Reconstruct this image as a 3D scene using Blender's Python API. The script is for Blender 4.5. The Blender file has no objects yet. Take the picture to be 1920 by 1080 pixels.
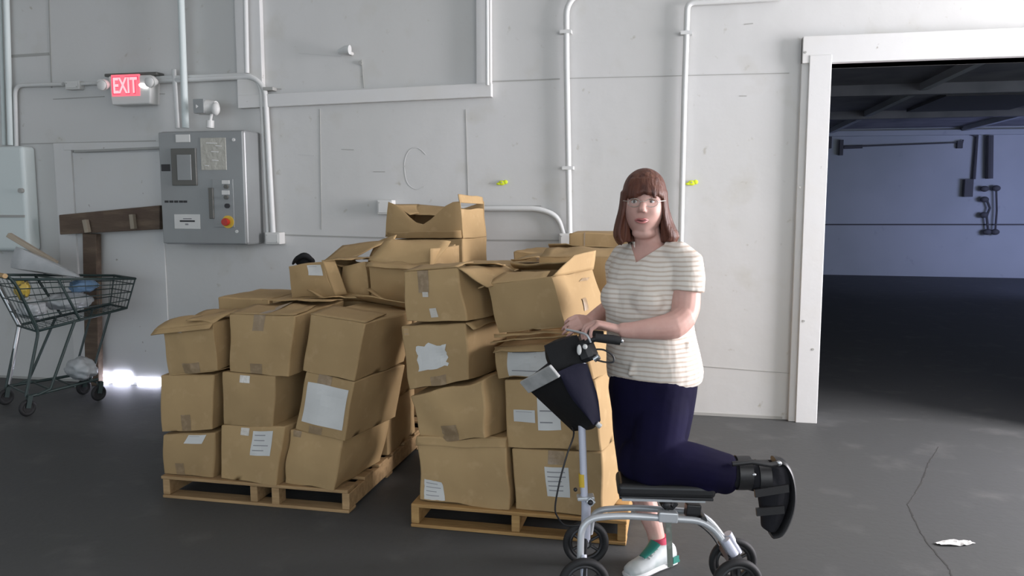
import bpy, bmesh, math, random
from math import sin, cos, tan, pi, radians, sqrt, atan2
from mathutils import Vector, Matrix, noise
import numpy as np
random.seed(7)
V = Vector
scn = bpy.context.scene
C = scn.collection
# ------------------------------------------------------------------ camera
CAM_H = 1.53; PITCH = radians(6.16); YAW = radians(12.0); FPX = 1500.0
cd = bpy.data.cameras.new('camera'); cam = bpy.data.objects.new('camera', cd); C.objects.link(cam)
cd.sensor_width = 36.0; cd.lens = FPX / 1920 * 36.0; cd.clip_start = 0.05; cd.clip_end = 100
cam.location = (0, 0, CAM_H); cam.rotation_euler = (pi / 2 - PITCH, 0, YAW)
scn.camera = cam
# ------------------------------------------------------------------ world and lights
scn.view_settings.view_transform = 'Standard'; scn.view_settings.look = 'None'
scn.view_settings.gamma = 1; scn.view_settings.use_curve_mapping = False
scn.view_settings.exposure = 0.13
wd = bpy.data.worlds.new('world'); scn.world = wd; wd.use_nodes = True
wd.node_tree.nodes['Background'].inputs[0].default_value = (0.80, 0.90, 1.0, 1)
wd.node_tree.nodes['Background'].inputs[1].default_value = 1.95
def area(name, loc, target, sx, sy, power, col, spread=pi):
    l = bpy.data.lights.new(name, 'AREA'); l.shape = 'RECTANGLE'; l.size = sx; l.size_y = sy
    l.energy = power; l.color = col; l.spread = spread
    o = bpy.data.objects.new(name, l); C.objects.link(o); o.location = loc
    o.rotation_euler = (V(target) - V(loc)).to_track_quat('-Z', 'Y').to_euler()
    return o
area('dock_door_daylight', (5.4, 4.3, 1.85), (0.0, 2.8, 0.7), 2.2, 2.6, 620, (1.0, 0.955, 1.0))
area('dock_door_daylight_front', (3.7, -1.8, 2.3), (0.9, 5.8, 0.8), 2.2, 2.2, 62, (1.0, 0.98, 0.97))
area('back_room_blue_fill', (7.6, 14.0, 1.4), (5.9, 17.8, 1.0), 1.8, 1.2, 44, (0.42, 0.50, 1.0), radians(150))  # added lamp to tint the far wall blue, standing in for an unseen opening
# ------------------------------------------------------------------ helpers
def toW(c, d, z=0.0):
    return V((c * cos(YAW) - d * sin(YAW), c * sin(YAW) + d * cos(YAW), z))
def ray(px, py):
    a = (px - 960) / FPX; b = -(py - 540) / FPX
    return a, cos(PITCH) + b * sin(PITCH), -sin(PITCH) + b * cos(PITCH)
def PT(px, py, d):                     # point seen at a pixel, at horizontal distance d
    a, f, z = ray(px, py); t = d / f
    return toW(a * t, d, CAM_H + z * t)
def AY(px, py, Y):                     # point seen at a pixel, on the vertical plane y = Y
    a, f, z = ray(px, py); w = toW(a, f, z); t = Y / w.y
    return V((w.x * t, Y, CAM_H + w.z * t))
def FL(px, py, z0=0.0):
    a, f, z = ray(px, py); t = (z0 - CAM_H) / z
    return toW(a * t, f * t, z0)
def empty(name, loc, label=None, cat=None, group=None):
    o = bpy.data.objects.new(name, None); C.objects.link(o); o.location = loc; o.empty_display_size = 0.1
    return tag(o, label, cat, group)
def tag(o, label=None, cat=None, group=None, kind=None):
    if label: o['label'] = label
    if cat: o['category'] = cat
    if group: o['group'] = group
    if kind: o['kind'] = kind
    return o
class MB:
    def __init__(s): s.v = []; s.f = []
    def add(s, vs, fs):
        n = len(s.v); s.v += [V(p) for p in vs]; s.f += [tuple(i + n for i in f) for f in fs]; return s
    def hexa(s, p):                    # p: 8 corners, bottom 4 ccw then top 4
        return s.add(p, [(3, 2, 1, 0), (4, 5, 6, 7), (0, 1, 5, 4), (1, 2, 6, 5), (2, 3, 7, 6), (3, 0, 4, 7)])
    def box(s, lo, hi):
        (a, b, c), (x, y, z) = lo, hi
        return s.hexa([(a, b, c), (x, b, c), (x, y, c), (a, y, c), (a, b, z), (x, b, z), (x, y, z), (a, y, z)])
    def bar(s, p, q, w, h, up=(0, 0, 1)):   # rectangular bar between points
        p = V(p); q = V(q); t = (q - p).normalized(); u = V(up)
        r = t.cross(u).normalized(); u = r.cross(t).normalized()
        r *= w / 2; u *= h / 2
        return s.hexa([p - r - u, p + r - u, q + r - u, q - r - u, p - r + u, p + r + u, q + r + u, q - r + u])
    def tube(s, pts, r, n=10, up=None, caps=True):
        pts = [V(p) for p in pts]; m = len(pts)
        rr = r if isinstance(r, (list, tuple)) else [r] * m
        rr = [x if isinstance(x, (list, tuple)) else (x, x) for x in rr]
        base = len(s.v); prev = V(up) if up else None
        for i, p in enumerate(pts):
            t = ((pts[min(i + 1, m - 1)] - p).normalized() + (p - pts[max(i - 1, 0)]).normalized())
            t = t.normalized() if t.length > 1e-9 else V((0, 0, 1))
            if prev is None: prev = V((0, 0, 1)) if abs(t.z) < 0.9 else V((0, 1, 0))
            u = (prev - t * prev.dot(t))
            if u.length < 1e-5: u = t.orthogonal()
            u.normalize(); w = t.cross(u)
            if not up: prev = u
            a, b = rr[i]
            for k in range(n):
                an = 2 * pi * k / n
                s.v.append(p + u * (cos(an) * a) + w * (sin(an) * b))
        for i in range(m - 1):
            for k in range(n):
                a = base + i * n + k; b = base + i * n + (k + 1) % n
                s.f.append((a, b, b + n, a + n))
        if caps:
            s.f.append(tuple(base + k for k in range(n))[::-1]); s.f.append(tuple(base + (m - 1) * n + k for k in range(n)))
        return s
    def rings(s, rings):               # list of equal-length point loops
        n = len(rings[0]); base = len(s.v)
        for r in rings: s.v += [V(p) for p in r]
        for i in range(len(rings) - 1):
            for k in range(n):
                a = base + i * n + k; b = base + i * n + (k + 1) % n
                s.f.append((a, b, b + n, a + n))
        s.f.append(tuple(base + k for k in range(n))[::-1]); s.f.append(tuple(base + (len(rings) - 1) * n + k for k in range(n)))
        return s
    def ball(s, c, r, X=(1, 0, 0), Y=(0, 1, 0), Z=(0, 0, 1), nu=20, nv=12, fn=None):
        c = V(c); X = V(X); Y = V(Y); Z = V(Z)
        r = r if isinstance(r, (tuple, list)) else (r, r, r)
        base = len(s.v)
        for j in range(1, nv):
            th = pi * j / nv
            for i in range(nu):
                ph = 2 * pi * i / nu
                q = V((sin(th) * cos(ph), sin(th) * sin(ph), cos(th)))
                k = V((q.x * r[0], q.y * r[1], q.z * r[2]))
                if fn: k = fn(q, k)
                s.v.append(c + X * k.x + Y * k.y + Z * k.z)
        for e in (V((0, 0, 1)), V((0, 0, -1))):
            k = V((0, 0, e.z * r[2]));
            if fn: k = fn(e, k)
            s.v.append(c + X * k.x + Y * k.y + Z * k.z)
        top = base + (nv - 1) * nu; bot = top + 1
        for j in range(nv - 2):
            for i in range(nu):
                a = base + j * nu + i; b = base + j * nu + (i + 1) % nu
                s.f.append((a, a + nu, b + nu, b))
        for i in range(nu):
            s.f.append((top, base + i, base + (i + 1) % nu))
            l = base + (nv - 2) * nu; s.f.append((bot, l + (i + 1) % nu, l + i))
        return s
    def disc(s, c, ax, r, h, n=24):     # solid disc, axis ax, thickness h centred on c
        ax = V(ax).normalized(); c = V(c)
        return s.tube([c - ax * h / 2, c + ax * h / 2], r, n)
    def torus(s, c, ax, R, r, n=36, m=10, squash=1.0):
        ax = V(ax).normalized(); u = ax.orthogonal().normalized(); w = ax.cross(u); c = V(c); base = len(s.v)
        for i in range(n):
            a = 2 * pi * i / n; d = u * cos(a) + w * sin(a)
            for k in range(m):
                b = 2 * pi * k / m
                s.v.append(c + d * (R + r * cos(b)) + ax * (r * squash * sin(b)))
        for i in range(n):
            for k in range(m):
                s.f.append((base + i * m + k, base + i * m + (k + 1) % m, base + ((i + 1) % n) * m + (k + 1) % m, base + ((i + 1) % n) * m + k))
        return s
    def build(s, name, mat, parent=None, smooth=None, origin=None):
        me = bpy.data.meshes.new(name)
        off = V((0, 0, 0))
        if parent is not None: off = world_loc(parent)
        elif origin is not None: off = V(origin)
        elif s.v:
            lo = V((min(p.x for p in s.v), min(p.y for p in s.v), min(p.z for p in s.v))); hi = V((max(p.x for p in s.v), max(p.y for p in s.v), 0))
            off = V(((lo.x + hi.x) / 2, (lo.y + hi.y) / 2, lo.z))
        me.from_pydata([tuple(p - off) for p in s.v], [], s.f); me.validate(); me.update()
        bm = bmesh.new(); bm.from_mesh(me); bmesh.ops.recalc_face_normals(bm, faces=bm.faces); bm.to_mesh(me); bm.free()
        if smooth:
            me.shade_smooth() if hasattr(me, 'shade_smooth') else None
            me.set_sharp_from_angle(angle=radians(smooth))
        for m in (mat if isinstance(mat, (list, tuple)) else [mat]): me.materials.append(m)
        o = bpy.data.objects.new(name, me); C.objects.link(o)
        if parent is not None: o.parent = parent
        else: o.location = off
        return o
def world_loc(o):
    l = V(o.location)
    while o.parent: o = o.parent; l += V(o.location)
    return l
def structure(o): o['kind'] = 'structure'; return o
def bez(pts, n=6):                      # smooth path through points (Catmull-Rom)
    pts = [V(p) for p in pts]; out = []
    for i in range(len(pts) - 1):
        p0 = pts[max(i - 1, 0)]; p1 = pts[i]; p2 = pts[i + 1]; p3 = pts[min(i + 2, len(pts) - 1)]
        for k in range(n):
            t = k / n
            out.append(0.5 * ((2 * p1) + (p2 - p0) * t + (2 * p0 - 5 * p1 + 4 * p2 - p3) * t * t + (3 * p1 - p0 - 3 * p2 + p3) * t ** 3))
    out.append(pts[-1]); return out
def rounded(pts, r, n=6):               # polyline with filleted corners
    pts = [V(p) for p in pts]; out = [pts[0]]
    for i in range(1, len(pts) - 1):
        a, b, c = pts[i - 1], pts[i], pts[i + 1]
        k = min(r, (a - b).length * .49, (c - b).length * .49)
        s = b + (a - b).normalized() * k; e = b + (c - b).normalized() * k
        for j in range(n + 1):
            t = j / n; out.append(s * (1 - t) ** 2 + b * 2 * t * (1 - t) + e * t * t)
    out.append(pts[-1]); return out
def mod_apply(o):
    dg = bpy.context.evaluated_depsgraph_get(); dg.update()
    me = bpy.data.meshes.new_from_object(o.evaluated_get(dg))
    o.modifiers.clear(); o.data = me; return o
def fuse(o, vox, it=6, fac=0.5, voxsm=True):
    m = o.modifiers.new('r', 'REMESH'); m.mode = 'VOXEL'; m.voxel_size = vox; m.use_smooth_shade = True
    s = o.modifiers.new('s', 'SMOOTH'); s.iterations = it; s.factor = fac
    mats = list(o.data.materials)
    mod_apply(o)
    if not o.data.materials:
        for k in mats: o.data.materials.append(k)
    o.data.shade_smooth(); return o
def solid(o, t, off=-1):
    m = o.modifiers.new('s', 'SOLIDIFY'); m.thickness = t; m.offset = off; return o
def bevel(o, w, seg=2):
    m = o.modifiers.new('b', 'BEVEL'); m.width = w; m.segments = seg; m.limit_method = 'ANGLE'; return o
# ------------------------------------------------------------------ materials
def mat(name, col, rough=0.6, metal=0.0, spec=0.5, nz=None, bump=None, emit=None, rnd=0.0, **k):
    """nz: list of (scale, detail, colour, lo, hi[, stretch]) noise layers; bump: (scale, strength[, stretch])"""
    m = bpy.data.materials.new(name); m.use_nodes = True; nt = m.node_tree; N = nt.nodes; L = nt.links
    b = N['Principled BSDF']; b.inputs['Roughness'].default_value = rough; b.inputs['Metallic'].default_value = metal
    b.inputs['Specular IOR Level'].default_value = spec
    tc = N.new('ShaderNodeTexCoord')
    def src(st):
        if not st: return tc.outputs['Object']
        mp = N.new('ShaderNodeMapping'); mp.inputs['Scale'].default_value = st; L.new(tc.outputs['Object'], mp.inputs[0]); return mp.outputs[0]
    cur = None
    if nz:
        for lay in nz:
            sc, det, c2, lo, hi = lay[:5]; st = lay[5] if len(lay) > 5 else None
            n = N.new('ShaderNodeTexNoise'); n.inputs['Scale'].default_value = sc; n.inputs['Detail'].default_value = det
            L.new(src(st), n.inputs['Vector'])
            r = N.new('ShaderNodeMapRange'); r.inputs[1].default_value = lo; r.inputs[2].default_value = hi; L.new(n.outputs[0], r.inputs[0])
            x = N.new('ShaderNodeMix'); x.data_type = 'RGBA'
            L.new(r.outputs[0], x.inputs[0])
            if cur: L.new(cur, x.inputs[6])
            else: x.inputs[6].default_value = (*col, 1)
            x.inputs[7].default_value = (*c2, 1); cur = x.outputs[2]
    if rnd:
        oi = N.new('ShaderNodeObjectInfo'); r = N.new('ShaderNodeMapRange'); r.inputs[3].default_value = 1 - rnd; r.inputs[4].default_value = 1 + rnd
        L.new(oi.outputs['Random'], r.inputs[0])
        h = N.new('ShaderNodeHueSaturation'); L.new(r.outputs[0], h.inputs['Value'])
        if cur: L.new(cur, h.inputs['Color'])
        else: h.inputs['Color'].default_value = (*col, 1)
        cur = h.outputs[0]
    if cur: L.new(cur, b.inputs['Base Color'])
    else: b.inputs['Base Color'].default_value = (*col, 1)
    if bump:
        n = N.new('ShaderNodeTexNoise'); n.inputs['Scale'].default_value = bump[0]; n.inputs['Detail'].default_value = 4
        L.new(src(bump[2] if len(bump) > 2 else None), n.inputs['Vector'])
        bp = N.new('ShaderNodeBump'); bp.inputs['Strength'].default_value = bump[1]; bp.inputs['Distance'].default_value = 0.01
        L.new(n.outputs[0], bp.inputs['Height']); L.new(bp.outputs[0], b.inputs['Normal'])
    if emit:
        b.inputs['Emission Color'].default_value = (*emit[:3], 1); b.inputs['Emission Strength'].default_value = emit[3]
    return m
M = {}
M['wall'] = mat('painted_block_wall', (0.575, 0.575, 0.565), 0.75, spec=0.25, nz=[(0.7, 3, (0.53, 0.53, 0.51), .35, .75), (3.5, 6, (0.50, 0.49, 0.45), .60, .85), (14, 3, (0.40, 0.38, 0.33), .70, .82)], bump=(6, .35))
M['wtrim'] = mat('white_painted_timber', (0.61, 0.61, 0.60), 0.6, spec=0.3, nz=[(3, 5, (0.60, 0.59, 0.56), .5, .8), (22, 2, (0.35, 0.33, 0.3), .74, .8)], bump=(20, .1))
M['seam'] = mat('dark_joint_line', (0.36, 0.36, 0.34), 0.9)
M['floor'] = mat('worn_grey_concrete', (0.073, 0.075, 0.076), 0.62, spec=0.28, nz=[(0.8, 6, (0.074, 0.076, 0.075), .38, .62), (5, 8, (0.112, 0.112, 0.110), .55, .8), (40, 4, (0.068, 0.068, 0.066), .55, .8), (1.6, 3, (0.055, 0.055, 0.05), .66, .8)], bump=(30, .12))
M['floor2_'] = mat('dark_sealed_floor', (0.020, 0.020, 0.021), 0.8, spec=0.15, nz=[(1.5, 4, (0.03, 0.03, 0.03), .4, .7)])
M['wall2'] = mat('pale_back_room_wall', (0.55, 0.56, 0.58), 0.85, spec=0.1, nz=[(0.5, 3, (0.45, 0.47, 0.48), .4, .7), (4, 5, (0.35, 0.35, 0.4), .68, .85)])
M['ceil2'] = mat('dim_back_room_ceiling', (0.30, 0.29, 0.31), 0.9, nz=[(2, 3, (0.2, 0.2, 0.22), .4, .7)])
M['steel_dark'] = mat('dark_steelwork', (0.10, 0.095, 0.10), 0.7)
M['card'] = mat('corrugated_cardboard', (0.415, 0.285, 0.142), 0.80, spec=0.2, rnd=0.09, nz=[(3, 4, (0.36, 0.243, 0.120), .4, .7), (16, 4, (0.46, 0.32, 0.17), .58, .8), (2.0, 5, (0.30, 0.19, 0.09), .66, .85)], bump=(9, .25, (1, 1, .35)))
M['card2'] = mat('cardboard_inner_liner', (0.44, 0.30, 0.155), 0.85, spec=0.15, rnd=0.08, nz=[(5, 4, (0.34, 0.22, 0.11), .4, .75)], bump=(12, .3))
M['tape'] = mat('glossy_brown_packing_tape', (0.27, 0.19, 0.11), 0.28, spec=0.6, nz=[(30, 3, (0.36, 0.26, 0.16), .5, .7)], bump=(40, .15))
M['paper'] = mat('white_paper_label', (0.62, 0.62, 0.60), 0.6, nz=[(4, 2, (0.55, 0.55, 0.53), .4, .7)])
M['print'] = mat('grey_label_print', (0.25, 0.25, 0.26), 0.7)
M['gloss'] = mat('clear_glossy_tape', (0.60, 0.56, 0.50), 0.12, spec=0.9, bump=(60, .3))
M['wood'] = mat('raw_pallet_wood', (0.40, 0.265, 0.135), 0.8, spec=0.2, rnd=.12, nz=[(3, 6, (0.28, 0.18, 0.09), .4, .7, (1, 12, 12)), (9, 3, (0.17, 0.11, 0.06), .66, .8)], bump=(20, .3, (1, 8, 8)))
M['wood2'] = mat('raw_pallet_wood_golden', (0.46, 0.285, 0.115), 0.75, spec=0.2, rnd=.12, nz=[(3, 6, (0.33, 0.19, 0.075), .4, .7, (1, 12, 12)), (9, 3, (0.2, 0.12, 0.05), .66, .8)], bump=(20, .3, (1, 8, 8)))
M['oldwood'] = mat('weathered_brown_timber', (0.10, 0.07, 0.05), 0.85, nz=[(3, 6, (0.16, 0.115, 0.08), .45, .7, (1, 6, 6)), (6, 4, (0.09, 0.06, 0.045), .55, .75)], bump=(14, .4, (1, 6, 6)))
M['pipe'] = mat('white_painted_conduit', (0.60, 0.61, 0.60), 0.42, spec=0.4, nz=[(8, 3, (0.6, 0.6, 0.58), .5, .75)])
M['pipeL'] = mat('pale_blue_white_conduit', (0.60, 0.66, 0.65), 0.45, spec=0.4)
M['panel'] = mat('grey_enamelled_steel', (0.245, 0.26, 0.26), 0.34, spec=0.8, nz=[(3, 3, (0.225, 0.235, 0.235), .4, .7)])
M['panelside'] = M['panel']
M['dark'] = mat('black_plastic', (0.018, 0.018, 0.02), 0.45)
M['grime'] = mat('dark_smoked_window', (0.10, 0.10, 0.09), 0.35)
M['red'] = mat('red_push_button', (0.45, 0.03, 0.02), 0.35)
M['yellow'] = mat('yellow_plastic', (0.62, 0.42, 0.04), 0.5)
M['exitred'] = mat('lit_red_exit_panel', (0.8, 0.1, 0.12), 0.4, emit=(1.0, 0.16, 0.22, 0.85))
M['exitlet'] = mat('lit_exit_letters', (0.9, 0.4, 0.42), 0.4, emit=(1.0, 0.42, 0.46, 1.0))
M['exitdk'] = mat('exit_letter_edge', (0.6, 0.02, 0.08), 0.4, emit=(0.75, 0.05, 0.12, 0.6))
M['lamp'] = mat('glowing_lamp_lens', (1, 1, 1), 0.3, emit=(1, 1, 1, 1.6))
M['white'] = mat('off_white_plastic', (0.62, 0.62, 0.60), 0.45)
M['daylight'] = mat('daylight_through_gap', (1, 1, 1), 0.5, emit=(0.78, 0.80, 1.0, 16.0))
M['tag'] = mat('fluorescent_yellow_tag', (0.62, 0.72, 0.03), 0.6)
M['cartm'] = mat('dark_green_cart_wire', (0.022, 0.040, 0.038), 0.45, spec=0.5)
M['chrome'] = mat('dull_chrome', (0.55, 0.56, 0.57), 0.3, metal=0.9)
M['tan'] = mat('tan_plastic_grip', (0.42, 0.27, 0.12), 0.55)
M['rubber'] = mat('black_rubber', (0.012, 0.012, 0.013), 0.7)
M['poly'] = mat('cloudy_plastic_sheet', (0.42, 0.44, 0.45), 0.35, spec=0.5, nz=[(6, 4, (0.33, 0.35, 0.36), .4, .7)], bump=(14, .5))
M['bluebag'] = mat('pale_blue_plastic', (0.14, 0.24, 0.38), 0.4, bump=(14, .5))
M['yellowbag'] = mat('mustard_yellow_packaging', (0.50, 0.36, 0.06), 0.5, nz=[(18, 2, (0.05, 0.05, 0.04), .55, .62)])
M['silver'] = mat('silver_painted_tube', (0.52, 0.54, 0.56), 0.33, metal=0.35, spec=0.5)
M['lav'] = mat('pale_lilac_aluminium', (0.58, 0.60, 0.70), 0.35, metal=0.2)
M['greyweb'] = mat('grey_green_webbing', (0.20, 0.22, 0.19), 0.7, nz=[(30, 3, (0.32, 0.34, 0.30), .5, .7)])
M['vinyl'] = mat('black_vinyl', (0.014, 0.014, 0.015), 0.42, spec=0.5)
M['nylon'] = mat('black_nylon', (0.010, 0.010, 0.011), 0.75, spec=0.25, bump=(30, .2))
M['navynylon'] = mat('dark_navy_nylon', (0.009, 0.009, 0.020), 0.75, spec=0.12, bump=(14, .3))
M['band'] = mat('grey_reflective_band', (0.46, 0.46, 0.45), 0.5, nz=[(20, 2, (0.36, 0.36, 0.35), .4, .7)])
M['skin'] = mat('fair_skin', (0.60, 0.365, 0.31), 0.5, spec=0.35, nz=[(14, 4, (0.54, 0.31, 0.26), .4, .7)], bump=(60, .05))
M['skin'].node_tree.nodes['Principled BSDF'].inputs['Subsurface Weight'].default_value = 0.08
M['skin'].node_tree.nodes['Principled BSDF'].inputs['Subsurface Radius'].default_value = (0.02, 0.008, 0.005)
M['lips'] = mat('rose_lips', (0.44, 0.15, 0.14), 0.4)
M['mouth'] = mat('mouth_line', (0.16, 0.045, 0.045), 0.6)
M['brow'] = mat('brown_brow', (0.26, 0.13, 0.08), 0.8)
M['eyew'] = mat('eye_white', (0.55, 0.52, 0.50), 0.25)
M['iris'] = mat('dark_iris', (0.06, 0.05, 0.045), 0.2)
M['hair'] = mat('auburn_hair', (0.100, 0.034, 0.020), 0.5, spec=0.35, nz=[(9, 5, (0.150, 0.066, 0.042), .42, .7, (3, 3, .35)), (16, 3, (0.06, 0.022, 0.016), .5, .7, (3, 3, .3))], bump=(26, .7, (3, 3, .25)))
M['wire'] = mat('thin_gold_grey_wire', (0.45, 0.42, 0.38), 0.3, metal=0.7)
M['trouser'] = mat('navy_cotton_trousers', (0.0045, 0.0035, 0.017), 0.85, spec=0.12, nz=[(5, 3, (0.007, 0.0055, 0.028), .4, .7)], bump=(9, .35))
M['shoe'] = mat('white_mesh_shoe', (0.50, 0.53, 0.53), 0.6, nz=[(10, 2, (0.32, 0.38, 0.37), .5, .7)])
M['teal'] = mat('teal_shoe_trim', (0.02, 0.19, 0.15), 0.5)
M['sock'] = mat('pink_red_sock', (0.55, 0.06, 0.11), 0.8)
M['sole'] = mat('white_shoe_sole', (0.68, 0.68, 0.68), 0.5)
M['boot'] = mat('black_walker_boot_shell', (0.013, 0.013, 0.014), 0.45, spec=0.5)
M['bootpad'] = mat('black_foam_and_velcro', (0.016, 0.016, 0.019), 0.9, spec=0.15, bump=(25, .4))
M['chalk'] = mat('faint_grey_chalk', (0.51, 0.51, 0.50), 0.9)
# striped shirt
def shirt_mat():
    m = bpy.data.materials.new('cream_shirt_with_tan_stripes'); m.use_nodes = True; nt = m.node_tree; N = nt.nodes; L = nt.links
    b = N['Principled BSDF']; b.inputs['Roughness'].default_value = .8; b.inputs['Specular IOR Level'].default_value = .15
    tc = N.new('ShaderNodeTexCoord'); n0 = N.new('ShaderNodeTexNoise'); n0.inputs['Scale'].default_value = 5
    L.new(tc.outputs['Object'], n0.inputs['Vector'])
    sp = N.new('ShaderNodeSeparateXYZ'); L.new(tc.outputs['Object'], sp.inputs[0])
    ad = N.new('ShaderNodeMath'); ad.operation = 'MULTIPLY_ADD'; L.new(n0.outputs[0], ad.inputs[0]); ad.inputs[1].default_value = .03; L.new(sp.outputs[2], ad.inputs[2])
    mu = N.new('ShaderNodeMath'); mu.operation = 'MULTIPLY'; L.new(ad.outputs[0], mu.inputs[0]); mu.inputs[1].default_value = 2 * pi / 0.0185
    si = N.new('ShaderNodeMath'); si.operation = 'SINE'; L.new(mu.outputs[0], si.inputs[0])
    r = N.new('ShaderNodeMapRange'); r.inputs[1].default_value = .1; r.inputs[2].default_value = .75; L.new(si.outputs[0], r.inputs[0])
    x = N.new('ShaderNodeMix'); x.data_type = 'RGBA'; L.new(r.outputs[0], x.inputs[0])
    x.inputs[6].default_value = (.68, .63, .57, 1); x.inputs[7].default_value = (.53, .445, .37, 1)
    L.new(x.outputs[2], b.inputs['Base Color'])
    n = N.new('ShaderNodeTexNoise'); n.inputs['Scale'].default_value = 7; n.inputs['Detail'].default_value = 3
    mp = N.new('ShaderNodeMapping'); mp.inputs['Scale'].default_value = (1.4, 1.4, .5); mp.inputs['Rotation'].default_value = (.3, .4, 0)
    L.new(tc.outputs['Object'], mp.inputs[0]); L.new(mp.outputs[0], n.inputs['Vector'])
    bp = N.new('ShaderNodeBump'); bp.inputs['Strength'].default_value = .5; bp.inputs['Distance'].default_value = .03
    L.new(n.outputs[0], bp.inputs['Height']); L.new(bp.outputs[0], b.inputs['Normal']); return m
M['shirt'] = shirt_mat()

# ================================================================== SETTING
WY = 5.8
structure(MB().box((-8, -6, -.1), (5.6, 6.0, 0)).build('floor', M['floor']))
structure(MB().box((-8, -6, 4.2), (5.6, 6.0, 4.3)).build('ceiling', M['wall']))
DX0, DX1, DZ = 0.935, 2.75, 2.445
w = MB().box((-8, WY, 0), (DX0, WY + .2, 4.2)).box((DX1, WY, 0), (5.6, WY + .2, 4.2)).box((DX0, WY, DZ), (DX1, WY + .2, 4.2))
wall_back = structure(w.build('wall_back', M['wall']))
# side wall on the right with the open dock door the daylight comes through
w = MB().box((5.6, -6, 0), (5.8, 3.0, 4.2)).box((5.6, 5.6, 0), (5.8, 6, 4.2)).box((5.6, 3.0, 3.2), (5.8, 5.6, 4.2))
structure(w.build('wall_right', M['wall']))
structure(MB().box((-8.2, -6, 0), (-8, 6, 4.2)).build('wall_left', M['wall']))
# joint lines of the wall panels (slightly raised strips, 3 mm)
def strip(px0, py0, px1, py1, wd_, t=.004, m='seam', name='joint_line', Y=WY, parent=None):
    a = AY(px0, py0, Y); b = AY(px1, py1, Y)
    return MB().bar(a, b, t * 2, wd_, up=(0, 0, 1) if abs((b - a).x) > abs((b - a).z) else (1, 0, 0)).build(name, M[m], parent or wall_back)
for s_ in [(922, 153, 1050, 148, .008), (1068, 147, 1480, 137, .004), (522, 440, 722, 446, .010), (905, 450, 1056, 451, .010), (900, 386, 1015, 386, .006),
           (40, 270, 292, 264, .008), (92, 0, 97, 165, .012), (14, 106, 93, 101, .022), (873, 205, 878, 372, .004), (678, 112, 682, 165, .006),
           (600, 205, 603, 430, .003), (1310, 686, 1484, 700, .003), (100, 186, 196, 181, .007), (288, 176, 310, 176, .007), (506, 167, 528, 167, .006)]:
    strip(*s_)
for (x0, y0, x1, y1) in [(700, 322, 722, 322), (1386, 180, 1400, 180), (640, 280, 664, 281), (560, 290, 590, 292), (1395, 46, 1412, 44), (1498, 350, 1504, 352), (560, 100, 640, 106)]:
    strip(x0, y0, x1, y1, .006, .002, 'chalk' if y0 in (290, 100) else 'seam', 'scuff_mark')
# faint hand-drawn C on the wall
cp = [AY(x, y, WY - .001) for x, y in [(798, 290), (784, 278), (768, 281), (759, 300), (759, 325), (765, 345), (780, 355), (795, 350)]]
MB().tube(bez(cp, 5), [(.0035, .0015)] * 36, 6, up=(0, 0, 1)).build('chalk_letter', M['chalk'], wall_back)
# base of the wall: small dark grime strip
structure(MB().box((-8, WY - .006, 0), (.72, WY, .02)).build('baseboard_back', M['seam']))
# boarded window frame up high on the wall
wf = empty('window_1', AY(680, 190, WY)); structure(wf)
def board(px0, py0, px1, py1, name, parent, th=.05, m='wtrim', Y=WY):
    a = AY(px0, py1, Y - th); b = AY(px1, py0, Y - th)
    return bevel(MB().box((a.x, Y - th, a.z), (b.x, Y, b.z)).build(name, M[m], parent), .004)
board(446, -260, 478, 200, 'frame_board', wf); board(893, -260, 919, 182, 'frame_board', wf)
a = AY(446, 203, WY - .055); b = AY(921, 181, WY - .055)
o = bevel(MB().hexa([(a.x, WY - .055, a.z), (b.x, WY - .055, b.z), (b.x, WY, b.z), (a.x, WY, a.z), (a.x, WY - .055, a.z + .098), (b.x, WY - .055, b.z + .098), (b.x, WY, b.z + .098), (a.x, WY, a.z + .098)]).build('sill_board', M['wtrim'], wf), .004)
# doorway trim on the right
df = empty('door_1', (DX0, WY, 0)); structure(df)
bevel(MB().box((.755, WY - .045, 0), (.815, WY, DZ + .17)).build('outer_casing', M['wtrim'], df), .004)
bevel(MB().box((.80, WY - .07, 0), (DX0 + .006, WY + .2, DZ + .05)).build('jamb', M['wtrim'], df), .004)
bevel(MB().box((.755, WY - .065, DZ), (DX1 + .1, WY + .2, DZ + .175)).build('header', M['wtrim'], df), .004)
bevel(MB().box((DX1 - .01, WY - .07, 0), (DX1 + .15, WY + .2, DZ)).build('jamb', M['wtrim'], df), .004)
sc = MB()
for (x, y) in [(1510, 98), (1500, 351), (1507, 602), (1524, 655)]:
    p = AY(x, y, WY - .07); sc.disc(p, (0, 1, 0), .008, .006, 10)
sc.build('screw', M['seam'], df)
# painted-over small door on the left
d2 = empty('door_2', AY(220, 400, WY)); structure(d2)
board(117, 268, 132, 560, 'frame_board', d2, .03); board(119, 265, 300, 282, 'frame_board', d2, .035)
board(140, 284, 300, 700, 'door_leaf', d2, .012)
bevel(MB().bar(AY(140, 284, WY - .04), AY(300, 277, WY - .04), .012, .018).build('rail', M['seam'], d2), .002)
# glowing slabs at the bottom of that door, imitating daylight leaking underneath
g = MB(); Yg = WY - .03
for poly in [[(186, 702), (203, 702), (202, 727), (190, 727)], [(211, 700), (243, 700), (243, 726), (212, 727)], [(256, 714), (300, 713), (301, 724), (258, 725)]]:
    pp = [AY(x, y, Yg) for x, y in poly]
    g.hexa([V((p.x, Yg, p.z)) for p in (pp[3], pp[2])] + [V((p.x, Yg + .01, p.z)) for p in (pp[2], pp[3])] + [V((p.x, Yg, p.z)) for p in (pp[0], pp[1])] + [V((p.x, Yg + .01, p.z)) for p in (pp[1], pp[0])])
structure(g.build('gap_glow', M['daylight']))
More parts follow.
